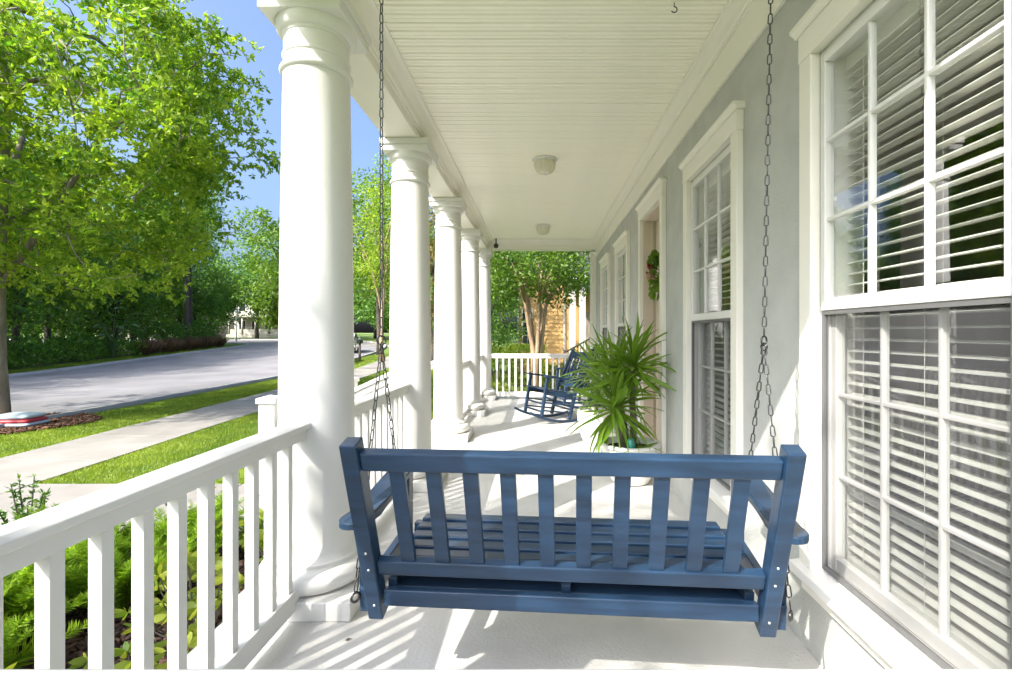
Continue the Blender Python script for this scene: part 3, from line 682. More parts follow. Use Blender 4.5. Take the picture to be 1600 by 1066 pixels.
# ------------------------------------------------------------------ vegetation helpers
def frames(d):
    d = d/np.linalg.norm(d, axis=1)[:, None]; h = np.where(np.abs(d[:, 2:3]) > .9, np.array([[1., 0, 0]]), np.array([[0, 0, 1.]]))
    u = np.cross(d, h); u /= np.linalg.norm(u, axis=1)[:, None]; return d, u, np.cross(d, u)
def leaves_arr(C, d, L, wr=.42, roll=None):
    """folded six-sided leaves, 4 triangles each"""
    n = len(C); d, u, v = frames(d); roll = rng.uniform(0, 6.28, n) if roll is None else roll
    a = np.cos(roll)[:, None]*u+np.sin(roll)[:, None]*v; b = np.cross(d, a); L = L[:, None]; W = L*wr
    V = np.stack([C, C+d*L*.35+a*W*.5+b*W*.12, C+d*L*.75+a*W*.36+b*W*.05, C+d*L, C+d*L*.75-a*W*.36+b*W*.05, C+d*L*.35-a*W*.5+b*W*.12], 1)
    F = np.array([(0, 1, 5), (1, 2, 4), (1, 4, 5), (2, 3, 4)])[None]+(np.arange(n)*6)[:, None, None]
    return V.reshape(-1, 3), F.reshape(-1, 3)
def leaf2_arr(C, d, L, wr=.5):
    n = len(C); d, u, v = frames(d); r = rng.uniform(0, 6.28, n); a = np.cos(r)[:, None]*u+np.sin(r)[:, None]*v; b = np.cross(d, a); L = L[:, None]; W = L*wr*.5
    V = np.stack([C, C+d*L*.5+a*W+b*W*.3, C+d*L, C+d*L*.5-a*W+b*W*.3], 1)
    F = np.array([(0, 1, 2), (0, 2, 3)])[None]+(np.arange(n)*4)[:, None, None]
    return V.reshape(-1, 3), F.reshape(-1, 3)
def sphere_pts(n, lo=0.0, hi=1.0):
    p = rng.normal(size=(n, 3)); p /= np.linalg.norm(p, axis=1)[:, None]
    return p*(rng.uniform(lo**3, hi**3, n)**(1/3))[:, None]
def tree(name, label, base, h, cc, rad, nclus, per, cr, ls, lm, bm, trunk_r=.14, limbs=7, cat='tree', group=None, lo=.45, fine=False, lean=(0, 0), wr=.45, twigs=True, fork=.35, flat=.7):
    """base (x,y), trunk to height h, crown centre cc (relative) and radii"""
    x, y = base; z = float(gz(y)); t = thing(name, label, cat, (x, y, z), 0, group)
    cc = np.array(cc, float); rad = np.array(rad, float)
    C = sphere_pts(nclus*2, lo, 1.0); C *= 1+.16*np.sin(5*C[:, :1]+3*C[:, 1:2])+rng.normal(0, .05, (len(C), 1)); C = cc+C*rad
    C = C[C[:, 2] > cc[2]-rad[2]*.92][:nclus]
    # limbs
    m = MB(); tr = [Vector((lean[0]*q+.05*math.sin(q*7+x), lean[1]*q+.05*math.cos(q*5+y), h*q)) for q in np.linspace(0, 1, 8)]
    m.tube(tr, [trunk_r*(1.45 if i == 0 else 1.1-.5*i/8) for i in range(8)], 10)
    pts = []
    for k in range(limbs):
        q = rng.uniform(fork, 1.0); st_ = Vector((lean[0]*q, lean[1]*q, h*q)); a = 6.28*k/limbs+rng.uniform(-.4, .4)
        e = cc+rad*np.array([math.cos(a)*.72, math.sin(a)*.72, rng.uniform(-.35, .75)])
        e = Vector(e); mid = st_.lerp(e, .45)+Vector((0, 0, .12*(e-st_).length))
        pl = [st_, st_.lerp(mid, .5)+Vector(rng.normal(0, .05, 3)), mid, mid.lerp(e, .5)+Vector(rng.normal(0, .12, 3)), e]
        m.tube(pl, [trunk_r*f for f in (.55, .45, .34, .2, .07)], 7); pts += pl[1:]
    if twigs:
        PA = []                                    # dense points along the limbs, then twigs grow from whatever is nearest
        for a_ in range(0, len(pts), 4):
            q_ = [np.array(p) for p in pts[a_:a_+4]]
            for u_, v_ in zip(q_[:-1], q_[1:]): PA += [u_+(v_-u_)*f for f in np.linspace(0, 1, 6)]
        PA = np.array(PA); D_ = np.sqrt(((PA[:, None]-C[None])**2).sum(-1)).min(0); nodes_ = PA
        for c in C[np.argsort(D_)][::(1 if fine else 3)]:
            p = nodes_[np.argmin(((nodes_-c)**2).sum(1))]; mm = (p+c)/2+rng.normal(0, .06, 3)
            m.tube([p, mm, c], [trunk_r*.11, trunk_r*.08, trunk_r*.05], 5); nodes_ = np.vstack([nodes_, mm[None], c[None]])
    tk = m.build('trunk', bm, t, smooth=True)
    n = nclus*per; ci = rng.integers(0, len(C), n); off = sphere_pts(n, .1, 1.0)*cr*rng.uniform(.6, 1.25, len(C))[ci][:, None]; off[:, 2] *= flat
    P = C[ci]+off; d = off/cr+rng.normal(0, .55, (n, 3)); d[:, 2] -= .15
    L = ls*rng.uniform(.6, 1.25, n)
    if fine:      # whorls of leaves at twig tips
        k = 9; nt_ = n//k; P = np.repeat(P[:nt_], k, 0); ax = np.repeat(d[:nt_], k, 0); ax /= np.linalg.norm(ax, axis=1)[:, None]
        d = ax*.55+rng.normal(0, .75, (nt_*k, 3)); d[:, 2] -= .18; P = P-ax*rng.uniform(0, .09, (nt_*k, 1)); L = ls*rng.uniform(.6, 1.3, nt_*k)
    V, F = (leaves_arr if fine else leaf2_arr)(P, d, L, wr)
    link('crown', mk_mesh('crown', V, F), lm, t)
    return t
def bush(name, label, c, rad, n, ls, lm, cat='shrub', group=None, boxy=False):
    t = thing(name, label, cat, (c[0], c[1], float(gz(c[1]))), 0, group); rad = np.array(rad, float)
    if boxy:
        P = rng.uniform(-1, 1, (n, 3)); ax = rng.integers(0, 3, n); P[np.arange(n), ax] = np.where(rng.random(n) < .5, -1, 1)*rng.uniform(.85, 1.03, n); P[:, 2] = np.abs(P[:, 2])*2-1
    else:
        P = sphere_pts(n, .6, 1.0); P *= 1+.14*np.sin(6*P[:, :1]+4*P[:, 1:2]+5*P[:, 2:3])
    d = P+rng.normal(0, .6, (n, 3)); d[:, 2] += .3
    V, F = leaf2_arr(P*rad+np.array([0, 0, rad[2]]), d, ls*rng.uniform(.6, 1.3, n)); link('foliage', mk_mesh('foliage', V, F), lm, t)
    m = MB()
    for k in range(5):
        a = k*1.26; m.tube([(0.1*math.cos(a)*rad[0], .1*math.sin(a)*rad[1], 0), (.35*math.cos(a)*rad[0], .35*math.sin(a)*rad[1], rad[2]), (.6*math.cos(a)*rad[0], .6*math.sin(a)*rad[1], 1.6*rad[2])], [.02, .015, .006], 6)
    m.build('stem', BARKD, t)
    return t

# ------------------------------------------------------------------ street trees
tree('street_tree', 'tall leafy oak on the verge with lichen-pale trunk and mulch ring', (TX, TY), 8.6, (.1, .1, 6.3), (4.75, 4.5, 4.0), 700, 230, .58, .108, OAK, BARK, .125, 12, lo=.3, fine=True, group='street oaks on the verge', wr=.40, fork=.3)
tree('street_tree', 'street oak reflected in the near window, dappling the swing column with shade', (-8.3, -4.7), 7.6, (.9, .7, 7.0), (3.6, 3.2, 2.8), 120, 75, .5, .15, OAK, BARK, .13, 9, lo=.3, group='street oaks on the verge')
tree('street_tree', 'street oak past the bend in the pavement, seen between two columns', (-11.2, 33.5), 9, (.3, 0, 8.2), (3.6, 3.6, 5.2), 260, 60, .8, .24, MID, BARKD, .16, 9, lo=.3, group='street oaks on the verge')
tree('slender_tree', 'slim pale-trunked tree just behind the parked cars', (-9.0, 27.5), 7, (-.3, 0, 7.6), (1.9, 1.9, 3.6), 110, 55, .6, .17, OAK, BARKP, .1, 7, lo=.2)
tree('bronze_tree', 'bronze-leaved magnolia on the lawn beyond the steps', (-5.6, 25.0), 5, (0, 0, 4.6), (1.7, 1.7, 4.2), 150, 55, .5, .17, WARM, BARKD, .12, 7, lo=.3)
# wood across the road
fx = lambda y: float(np.interp(y, far_edge[:80, 1], far_edge[:80, 0]))
gl = ['dark-leaved tree in the wood across the road', 'mid green tree in the wood across the road']
for i, (y, off, h, r, dk) in enumerate([(6, 5, 9, 3.6, 1), (10.5, 6.5, 11, 4, 0), (14.5, 5, 10, 3.6, 0), (18.5, 4.2, 8, 3.2, 1), (22, 4.6, 9, 3.4, 0), (25.5, 5.0, 10, 3.6, 1), (29, 6, 11, 3.8, 0), (33, 8, 12, 4, 0),
                                        (16, 11, 15, 4.6, 0), (23, 12, 16, 4.8, 0), (30, 13, 16, 5, 0), (38, 12, 15, 4.6, 0), (2, 8, 13, 4.5, 0), (-4, 7, 13, 4.5, 0), (-11, 7, 14, 4.6, 0), (-18, 8, 14, 4.6, 0)]):
    y2 = y; x2 = fx(y)-off
    h *= 1.1 if off < 10 else 1.0
    tree('woodland_tree', ('tall dark tree deep in the wood behind the front row' if off > 10 else gl[dk] if off > 5.5 else gl[dk].replace('in the wood', 'at the front of the wood')), (x2, y2), h*.62, (0, 0, h*.6), (r, r, h*.46), 150, 55, .95, .30, MID if dk else DEEP, BARKD, .15, 7, group='trees in the wood across the road', lo=.35, twigs=False, fork=.3)
for i, (y, off, h, r) in enumerate([(44, 7, 17, 3.0), (47, 9.5, 15, 3.2), (40.5, 5.5, 14, 2.6), (49, 15, 14, 4)]):
    tree('pine_tree', 'tall thin-trunked pine near the bend of the road', (fx(min(y, 46))-off+2.5, y), h*.9, (0, 0, h*.78), (r, r, h*.27), 70, 60, .9, .26, DEEP, BARKD, .17, 7, group='pines at the road bend', lo=.25, fork=.6)
for i, (x2, y2, h, r) in enumerate([(-33, 39, 11, 3.6), (-36, 44, 12, 3.8), (-34.5, 48, 10, 3.2), (-40, 47.5, 13, 4.2), (-43, 41, 15, 4.6), (-48, 47, 14, 4.6), (-38, 36, 14, 4.4), (-31, 35, 9, 3)]):
    tree('woodland_tree', 'dark tree in the wood behind the dry grass clumps', (x2, y2), h*.62, (0, 0, h*.58), (r, r, h*.46), 150, 55, .95, .30, MID if i % 3 == 0 else DEEP, BARKD, .15, 7, group='trees in the wood across the road', lo=.35, twigs=False, fork=.3)
for i, (x2, y2) in enumerate([(-31.5, 42.5), (-33, 46.5), (-35.5, 49.5), (-39, 50.5), (-30, 38.5)]):
    bush('understorey_shrub', 'rounded shrub at the foot of the trees behind the dry grass', (x2, y2), (1.8, 1.7, 1.1+.2*(i % 2)), 1500, .24, DEEP, group='shrubs behind the dry grass')
for i, y in enumerate(np.arange(4, 33, 2.3)):
    bush('undergrowth_shrub', 'low dark shrub at the edge of the wood', (fx(y)-3.4-.5*(i % 2), y), (1.5, 1.3, .55+.12*(i % 3)), 1500, .2, DEEP, group='undergrowth along the wood')
for i, y in enumerate(np.arange(0, 40, 3.3)):
    bush('understorey_shrub', 'tall shaded shrub inside the wood', (fx(y)-8.6-.8*(i % 2), y), (2.2, 2.0, 1.6+.3*(i % 3)), 1800, .26, DEEP, group='tall shrubs inside the wood')
m = MB()
patch('woodland_floor', [(fx(y)-2.6, y) for y in np.arange(-40, 44, 4)]+[(fx(y)-30, y) for y in np.arange(43, -41, -4)], .02, GROUNDF)
# dry grasses by the bend
for i in range(9):
    y = 32.5+1.55*i; x = fx(y)-2.1-.3*(i % 2); n = 700
    a = rng.uniform(0, 6.28, n); r = rng.uniform(0, .75, n); C = np.stack([r*np.cos(a)*.35, r*np.sin(a)*.35, 0*a], -1)
    d = np.stack([np.cos(a)*r, np.sin(a)*r, np.ones(n)], -1); V, F = leaf2_arr(C, d, rng.uniform(.6, 1.25, n), .035)
    t = thing('grass_clump', 'brown dry ornamental grass clump at the road bend', 'ornamental grass', (x, y, float(gz(y))), 0, 'dry grass clumps at the bend')
    link('blades', mk_mesh('blades', V, F), TUFT, t)
# giant bird of paradise
t = thing('bird_of_paradise', 'big broad-leaved tropical plant at the edge of the wood', 'tropical plant', (fx(29.5)-2.4, 29.5, float(gz(29.5))))
for k in range(11):
    a = k*2.4; sp_ = .25+.75*rng.random(); Ht = 1.2+1.9*rng.random()
    p = [Vector((0, 0, 0)), Vector((math.cos(a)*sp_*.35, math.sin(a)*sp_*.35, Ht*.6)), Vector((math.cos(a)*sp_*.9, math.sin(a)*sp_*.9, Ht))]
    MB().tube(p, [.03, .025, .015], 6).build('stalk', PALM, t)
    d = Vector((math.cos(a), math.sin(a), .55)); n = 8; V = []; sd_ = Vector((-math.sin(a), math.cos(a), 0))
    for i in range(n):
        f = i/(n-1); w_ = .24*math.sin(math.pi*min(1, f*.92+.06))**.7; c = p[2]+d*f*1.1+Vector((0, 0, -.65*f*f))
        V += [c+sd_*w_+Vector((0, 0, .05)), c, c-sd_*w_+Vector((0, 0, .05))]
    MB().add(V, [q for i in range(n-1) for q in ((3*i, 3*i+1, 3*i+4, 3*i+3), (3*i+1, 3*i+2, 3*i+5, 3*i+4))]).build('leaf', PALM, t)
# far background trees behind houses and neighbours
bgt = [(-62, 70, 13, 6), (-52, 88, 14, 7), (-38, 92, 15, 7), (-26, 78, 13, 6), (-18, 70, 13, 6), (-10, 62, 13, 5.5), (-17, 60, 9, 4.5), (-21, 64, 11, 5), (-14.5, 55, 7, 3.5), (-4, 52, 12, 5), (3, 46, 12, 5), (-70, 50, 15, 6), (-15, 50, 10, 4), (10, 42, 12, 5), (-6.0, 40, 11, 4.2), (-31, 60, 17, 6), (-40, 68, 15, 5.5), (-35.5, 66, 9, 3.2), (-46, 67, 10, 4), (-24, 70, 17, 6), (-52, 60, 16, 6)]
for i, (x, y, h, r) in enumerate(bgt):
    tree('distant_tree', 'rounded tree around the pale far houses beyond the bend' if x < -28 else 'rounded tree where the street bends away past the parked cars' if x < -8 else 'rounded tree behind the lawn beyond the bronze magnolia', (x, y), h*.55, (0, 0, h*.6), (r, r, h*.42), 130, 50, 1.25, .5, MID if i % 2 else DEEP, BARKD, .2, 6, group='far trees down the street', lo=.4, twigs=False)
# crape myrtle at the far end, several bare stems
cm = thing('crape_myrtle', 'multi-stemmed crape myrtle with smooth tan bark beyond the end railing', 'tree', (-.08, 13.6, G0))
m = MB(); tips = []
for k in range(7):
    a = k*.9+.4; s_ = .45+.55*((k*37) % 10)/10
    pl = [(0.05*math.cos(a), .05*math.sin(a), 0), (.10*math.cos(a), .10*math.sin(a), 1.2), (.16*math.cos(a)*s_*2, .16*math.sin(a)*s_*2, 1.75), (.55*math.cos(a)*s_, .5*math.sin(a)*s_, 2.6), (1.25*math.cos(a)*s_, 1.1*math.sin(a)*s_, 3.9)]
    m.tube(pl, [.085, .07, .06, .042, .014], 8); tips += pl[3:]
    for j in range(3):
        b = a+rng.uniform(-.9, .9); e = (pl[3][0]+.8*math.cos(b), pl[3][1]+.8*math.sin(b), 3.1+rng.uniform(0, 1.2)); m.tube([pl[3], tuple((np.array(pl[3])+np.array(e))/2+np.array([0, 0, .12])), e], [.03, .02, .007], 6)
m.tube([(0, 0, 0), (.02, 0, .8), (0, .01, 1.5)], [.16, .125, .07], 10)
m.build('trunk', BARKP, cm, smooth=True)
nC = 190; C = sphere_pts(nC, .45, 1.0)*np.array([1.75, 1.6, 1.35])+np.array([.0, 0, 4.1]); C[:, 2] -= .25*np.abs(C[:, 0])
n = nC*85; ci = rng.integers(0, nC, n); off = sphere_pts(n, .1, 1)*.36; P = C[ci]+off; d = off/.36+rng.normal(0, .5, (n, 3))
V, F = leaves_arr(P, d, rng.uniform(.06, .12, n), .55); link('crown', mk_mesh('crown', V, F), MID, cm)
tree('dark_tree', 'dense dark tree behind the hedge beyond the end railing', (-2.4, 20.5), 4, (0, 0, 3.9), (2.0, 1.8, 4.0), 190, 60, .6, .16, DEEP, BARKD, .14, 7, lo=.45, twigs=False)
tree('dark_tree', 'dense dark tree overhanging the yellow house roof', (5.6, 23.5), 5, (-1.4, 0, 6.2), (3.4, 2.6, 2.6), 190, 60, .7, .18, DEEP, BARKD, .16, 7, lo=.35, twigs=False)
# clipped hedges beyond the railing
for x, y, rx, ry, rz_, lab in ((-1.55, 17.2, .75, .6, .62, 'clipped yellow-green hedge left of the myrtle'), (-.45, 17.6, .6, .5, .66, 'clipped yellow-green hedge behind the myrtle stems'), (.35, 14.6, .55, .5, .42, 'low rounded shrub by the myrtle trunk'),
                               (1.15, 15.1, .6, .5, .45, 'low rounded shrub in front of the yellow house'), (-1.2, 12.6, .5, .4, .22, 'low ground-hugging shrub near the end railing'), (2.2, 16.4, .8, .6, .5, 'dark shrub beside the neighbouring steps')):
    bush('hedge_shrub', lab, (x, y), (rx, ry, rz_), 3200, .075, HEDGE if 'dark' not in lab else DEEP, 'hedge', 'clipped shrubs beyond the porch', boxy='hedge' in lab)

# ------------------------------------------------------------------ fern bed beside the porch
def plume(L, nn):
    z = rng.uniform(.0, 1, nn)**.9; a = rng.uniform(0, 6.28, nn); r = (.055*np.sin(np.pi*np.clip(z*.93+.1, 0, 1))**.8+.004)
    bend = .35*L*z**2
    C = np.stack([bend, 0*z, z*L], -1); d = np.stack([np.cos(a)*1.0, np.sin(a)*1.0, .75+0*a], -1)
    return C, d, r*1.25
def fern(loc, s, npl, label):
    t = thing('foxtail_fern', label, 'fern', (*loc, G0+.01), 0, 'bright foxtail ferns in the bed')
    CC, DD, LL = [], [], []; m = MB()
    for k in range(npl):
        L = s*rng.uniform(.55, 1.05); C, d, r = plume(L, 540); tl = rng.uniform(.1, 1.15)*(.35+.65*k/npl); az = rng.uniform(0, 6.28)
        M = (Matrix.Rotation(az, 3, 'Z') @ Matrix.Rotation(tl, 3, 'Y')); A = np.array(M)
        b = np.array([rng.normal(0, .05), rng.normal(0, .05), 0])
        CC.append(C @ A.T+b); DD.append(d @ A.T); LL.append(r*s/.58)
        m.tube([tuple(np.array([.35*L*q*q, 0, L*q]) @ A.T+b) for q in (0, .35, .7, 1)], [.004, .0035, .0025, .001], 4)
    V, F = leaf2_arr(np.vstack(CC), np.vstack(DD), np.concatenate(LL)*rng.uniform(.6, 1.15, sum(map(len, LL))), .11)
    V[:, 2] = np.maximum(V[:, 2], .01)
    link('fronds', mk_mesh('fronds', V, F), FERN, t); m.build('stems', FERN, t)
for i, (x, y, s, n, lab) in enumerate([(-2.8, 2.15, .80, 46, 'large bright foxtail fern filling the bed at the near railing end'), (-3.05, 2.75, .78, 44, 'bright foxtail fern leaning behind the large fern'), (-2.72, 3.1, .62, 40, 'bright foxtail fern over the dark mulch'),
                                       (-3.3, 3.4, .7, 38, 'bright foxtail fern near the path light'), (-2.6, 3.6, .66, 38, 'bright foxtail fern at the front walk edge'), (-2.3, 3.95, .42, 26, 'small foxtail fern beside the steps'), (-3.0, 1.6, .7, 40, 'foxtail fern nearest the house end of the bed'), (-3.7, 2.5, .62, 34, 'foxtail fern at the outer edge of the bed')]):
    fern((x, y), s, n, lab)
def schef(loc, s, n, label):
    t = thing('variegated_shrub', label, 'shrub', (*loc, G0+.01), 0, 'variegated shrubs in the bed')
    CC, DD, LL = [], [], []; m = MB()
    for k in range(n):
        e = np.array([rng.normal(0, .16), rng.normal(0, .16), rng.uniform(.15, .55)])*s; m.tube([(0, 0, 0), tuple(e*np.array([.6, .6, .5])), tuple(e)], [.006, .005, .003], 5)
        q = 7; a = np.arange(q)*6.28/q+rng.uniform(0, 6); CC.append(np.tile(e, (q, 1))); DD.append(np.stack([np.cos(a), np.sin(a), rng.normal(.05, .25, q)], -1)); LL.append(rng.uniform(.07, .11, q)*s**.5)
    V, F = leaves_arr(np.vstack(CC), np.vstack(DD), np.concatenate(LL), .42, rng.normal(1.57, .4, sum(map(len, LL))))
    link('leaves', mk_mesh('leaves', V, F), SCHEF, t); m.build('stems', BARKD, t)
for x, y, s, n, lab in [(-1.75, 2.15, .8, 26, 'yellow-green variegated shrub against the railing foot'), (-1.95, 2.75, .95, 34, 'taller variegated shrub in the middle of the mulch'), (-1.72, 3.3, 1.0, 36, 'variegated shrub beside the swing column'), (-2.3, 1.55, .8, 26, 'variegated shrub under the large fern'), (-1.85, 3.95, .9, 30, 'variegated shrub at the corner of the steps'), (-1.68, 1.45, .7, 20, 'small variegated shrub at the near railing end')]:
    schef((x, y), s, n, lab)
t = thing('podocarpus', 'small upright dark green shrub poking above the railing', 'shrub', (-4.0, 3.75, G0))
CC, DD = [], []; m = MB()
for k in range(9):
    a = rng.uniform(0, 6.28); L = rng.uniform(.4, .68); e = np.array([math.cos(a)*.16, math.sin(a)*.16, L]); m.tube([(0, 0, 0), tuple(e*.6), tuple(e)], [.008, .006, .003], 5)
    q = 90; f = rng.uniform(.25, 1, q)[:, None]; CC.append(f*e); DD.append(rng.normal(0, 1, (q, 3))+[0, 0, .5])
V, F = leaf2_arr(np.vstack(CC), np.vstack(DD), rng.uniform(.03, .055, 810), .4); link('leaves', mk_mesh('leaves', V, F), DEEP, t); m.build('stems', BARKD, t)
t = thing('path_light', 'small black and clear solar path light at the walk edge', 'path light', (-3.15, 4.12, G0))
MB().tube([(0, 0, 0), (0, 0, .26)], .009, 8).build('stake', BLACK, t); MB().lathe([(.022, .26), (.03, .27), (.034, .33)], 16).build('lens', GLASS, t); MB().lathe([(.05, .33), (.05, .342), (.03, .355)], 20).build('cap', BLACK, t)
# bag lying by the street tree
t = thing('lawn_bag', 'crumpled white and red bag lying on the mulch by the tree', 'bag', (TX+.62, TY-.25, G0+.03), R(8))
def pillow(rx, ry, rz_, z0, sq=.55):
    m = MB(); n, k = 24, 10; pr = []
    V = []; F = []
    for j in range(k+1):
        ph = -math.pi/2+math.pi*j/k
        for i in range(n):
            a = 2*math.pi*i/n; ca, sa = math.cos(a), math.sin(a); f = abs(math.cos(ph))**sq
            V.append((rx*math.copysign(abs(ca)**sq, ca)*f*(1+.03*math.sin(5*a)), ry*math.copysign(abs(sa)**sq, sa)*f, z0+rz_*math.sin(ph)*(1+.1*math.sin(3*a+j))))
    for j in range(k):
        for i in range(n): F.append((j*n+i, j*n+(i+1) % n, (j+1)*n+(i+1) % n, (j+1)*n+i))
    return m.add(V, F)
pillow(.40, .27, .05, .05, .32).build('bottom_bag', BAGW, t, smooth=True)
pillow(.38, .25, .05, .115, .32).build('red_panel', RED, t, smooth=True)
pillow(.36, .24, .055, .19, .4).build('top_bag', BAGW, t, smooth=True)

# ------------------------------------------------------------------ potted plants
def pot(root, prof, soil_r, soil_z):
    auto_smooth(MB().lathe(prof, 56).build('pot', POT, root), 50)
    MB().lathe([(soil_r, soil_z-.02), (soil_r, soil_z), (soil_r*.5, soil_z+.012)], 32).build('soil', SOIL, root)
lm_cache = []
for v in range(6):
    L = .50; n = 9; V = []
    drop = (.03, .06, .13, .0, .09, .045)[v]
    for i in range(n):
        f = i/(n-1); w_ = .0178*(math.sin(math.pi*min(1, .16+.62*f)) if f < .7 else (1-f)/.3*.95+.02)*(1 if f > .08 else .7)
        c = Vector((L*f, 0, .06*f-drop*2.2*f**2.4))
        V += [c+Vector((0, w_, .006)), c, c+Vector((0, -w_, .006))]
    me = MB().add(V, [q for i in range(n-1) for q in ((3*i, 3*i+1, 3*i+4, 3*i+3), (3*i+1, 3*i+2, 3*i+5, 3*i+4))]).mesh('leaf'); me.materials.append(YUC); me.polygons.foreach_set('use_smooth', [True]*len(me.polygons)); lm_cache.append(me)
def head(root, p, n, s, up=1.25, low=-.55, azr=None):
    for k in range(n):
        f = (k+.5)/n; el = up-(up-low)*f**.85+rng.normal(0, .1); az = k*2.39996+rng.normal(0, .15)
        o = bpy.data.objects.new('leaf', random.choice(lm_cache)); col.objects.link(o); o.parent = root
        o.location = (p[0], p[1], p[2]-.10*f); o.rotation_euler = (rng.normal(0, .5), -el, az); q = s*rng.uniform(.72, 1.12); o.scale = (q, q*1.15, q)
PX, PY = .79, 4.2
pl_ = thing('potted_yucca', 'large spiky green yucca cane in a round white pot behind the swing', 'potted plant', (PX, PY, 0))
pot(pl_, [(.13, 0), (.165, .01), (.215, .10), (.245, .20), (.25, .28), (.243, .315), (.262, .318), (.268, .33), (.262, .343), (.235, .345), (.228, .30), (.20, .27)], .228, .29)
MB().tube([(.02, 0, .27), (.035, .0, .5), (.02, .01, .72), (.03, 0, 1.0)], [.032, .03, .028, .026], 10).build('cane', BARK, pl_, smooth=True)
MB().tube([(-.05, -.04, .27), (-.09, -.05, .45), (-.13, -.06, .66)], [.026, .024, .022], 10).build('cane', BARK, pl_, smooth=True)
MB().tube([(.0, .06, .27), (-.05, .10, .6), (-.10, .14, .86)], [.026, .024, .022], 10).build('cane', BARK, pl_, smooth=True)
head(pl_, (.03, 0, 1.03), 84, .9, 1.35, -.7); head(pl_, (-.14, -.07, .70), 84, .92, 1.2, -1.0); head(pl_, (-.11, .15, .92), 56, .95, 1.35); head(pl_, (-.03, -.10, .33), 16, .55, .9, -.1)
o = MB().lathe([(.01, 0), (.035, .02), (.04, .06), (.022, .10), (.01, .12)], 16).build('glass_ornament', TEAL, loc=(PX-.02, PY-.15, .30), smooth=True)
tag(o, 'small teal glass ornament stuck in the yucca pot', 'ornament')
p2 = thing('potted_yucca', 'yucca in a tapering white pot behind the round pot', 'potted plant', (.64, 5.45, 0))
pot(p2, [(.10, 0), (.12, .01), (.17, .14), (.205, .28), (.215, .40), (.21, .43), (.185, .435), (.175, .38)], .175, .39)
MB().tube([(0, 0, .38), (.02, .01, .6), (.0, 0, .86)], [.024, .022, .02], 10).build('cane', BARK, p2, smooth=True)
head(p2, (0, 0, .9), 44, .8); head(p2, (.03, -.06, .6), 30, .7)
# door swag
SGS = .72
sg = thing('door_swag', 'floral swag of red flowers and green leaves on the front door', 'wreath', (XW+.09, dy+.50, 1.88))
n = 150; C = np.column_stack([rng.normal(-.03, .035, n), rng.normal(0, .085, n), rng.uniform(-.27, .24, n)]); C[:, 1] *= (1.15-np.abs(C[:, 2])*2.2).clip(.35)
V, F = leaves_arr(C, C*np.array([1, 2, 2.4])+rng.normal(0, .12, (n, 3))+[-.12, 0, -.05], rng.uniform(.07, .13, n), .5); link('leaves', mk_mesh('leaves', V, F), MID, sg)
for i, (yy, zz) in enumerate([(.10, .10), (.03, .12), (.12, .04)]):
    q = 26; c = sphere_pts(q, .6, 1)*.028; V, F = leaves_arr(c+np.array([-.11, yy, zz]), c+rng.normal(0, .01, (q, 3)), rng.uniform(.025, .04, q), .9); link('red_flower', mk_mesh('red_flower', V, F), PETAL, sg)
for i, (yy, zz) in enumerate([(.08, -.02), (.0, -.05), (.05, .02)]):
    q = 30; c = sphere_pts(q, .6, 1)*.035; V, F = leaves_arr(c+np.array([-.11, yy, zz]), c+rng.normal(0, .01, (q, 3)), rng.uniform(.03, .05, q), .7); link('tan_flower', mk_mesh('tan_flower', V, F), PALEB, sg)

sg.scale = (SGS, SGS, SGS)
# ------------------------------------------------------------------ armchair seen through the near window
ac = thing('armchair', 'striped upholstered armchair inside the room behind the near window', 'armchair', (2.0, 2.45, .02), R(200))
MB().box(-.36, .36, -.34, .34, .16, .42).build('seat', STRIPE, ac, bevel=.04)
MB().bar((-.34, 0, .3), (-.48, 0, 1.08), .66, .14, (0, 1, 0)).build('backrest', STRIPE, ac, bevel=.05)
for s in (-1, 1): MB().box(-.36, .34, s*.40-.08, s*.40+.08, .1, .62).build('arm', STRIPE, ac, bevel=.05)
for a in (-.3, .3):
    for b in (-.34, .34): MB().tube([(a, b, 0), (a, b, .14)], [.018, .026], 10).build('leg', BARKD, ac)

# ------------------------------------------------------------------ neighbouring yellow house beyond the railing
YH = 21.5
ho = thing('yellow_house', 'yellow clapboard house with a columned side porch beyond the end railing', 'house', (0, YH, float(gz(YH))))
MB().box(-.92, 9, .03, 9, 0, 4.4).build('wall', YEL, ho)
sb = meshm(MB().extrude([(0.028, 0), (.0, 0), (.018, .178), (.028, .178)], 'x', -.92, 1.05), 'siding_board', YEL)
rep('siding_board', sb, ho, [(0, 0, .25+.176*k) for k in range(22)])
MB().box(-1.0, -.921, -.03, .14, 0, 4.3).build('corner_board', HOUSEW, ho); MB().box(1.051, 1.16, -.035, .029, 0, 4.3).build('corner_board', HOUSEW, ho)
wn = MB().box(-.80, -.30, -.03, .029, 1.0, 2.9).build('window', HOUSEW, ho)
for j in range(3):
    MB().box(-.74, -.56, -.036, -.0305, 1.08+.6*j, 1.62+.6*j).build('pane', DARKG, wn); MB().box(-.54, -.36, -.036, -.0305, 1.08+.6*j, 1.62+.6*j).build('pane', DARKG, wn)
for x, w_ in ((1.24, .26), (1.66, .26), (3.4, .26)):
    MB().box(x, x+w_, -1.5, -1.2, .1, 3.6).build('porch_post', HOUSEW, ho)
MB().box(1.18, 8, -1.5, .02, 3.6, 4.05).build('porch_beam', HOUSEW, ho)
MB().box(2.05, 2.9, -.05, .029, .5, 2.7).build('door', BARK, ho)
m = MB().add([(1.0, -1.85, 4.05), (9.5, -1.85, 4.05), (9.5, 9.4, 4.05), (1.0, 2.5, 4.05), (3.4, 3.2, 6.3), (9.5, 3.2, 6.3)], [(0, 1, 5, 4), (0, 4, 3), (0, 3, 2, 1), (4, 5, 2, 3)]); m.build('porch_roof', SHING, ho)
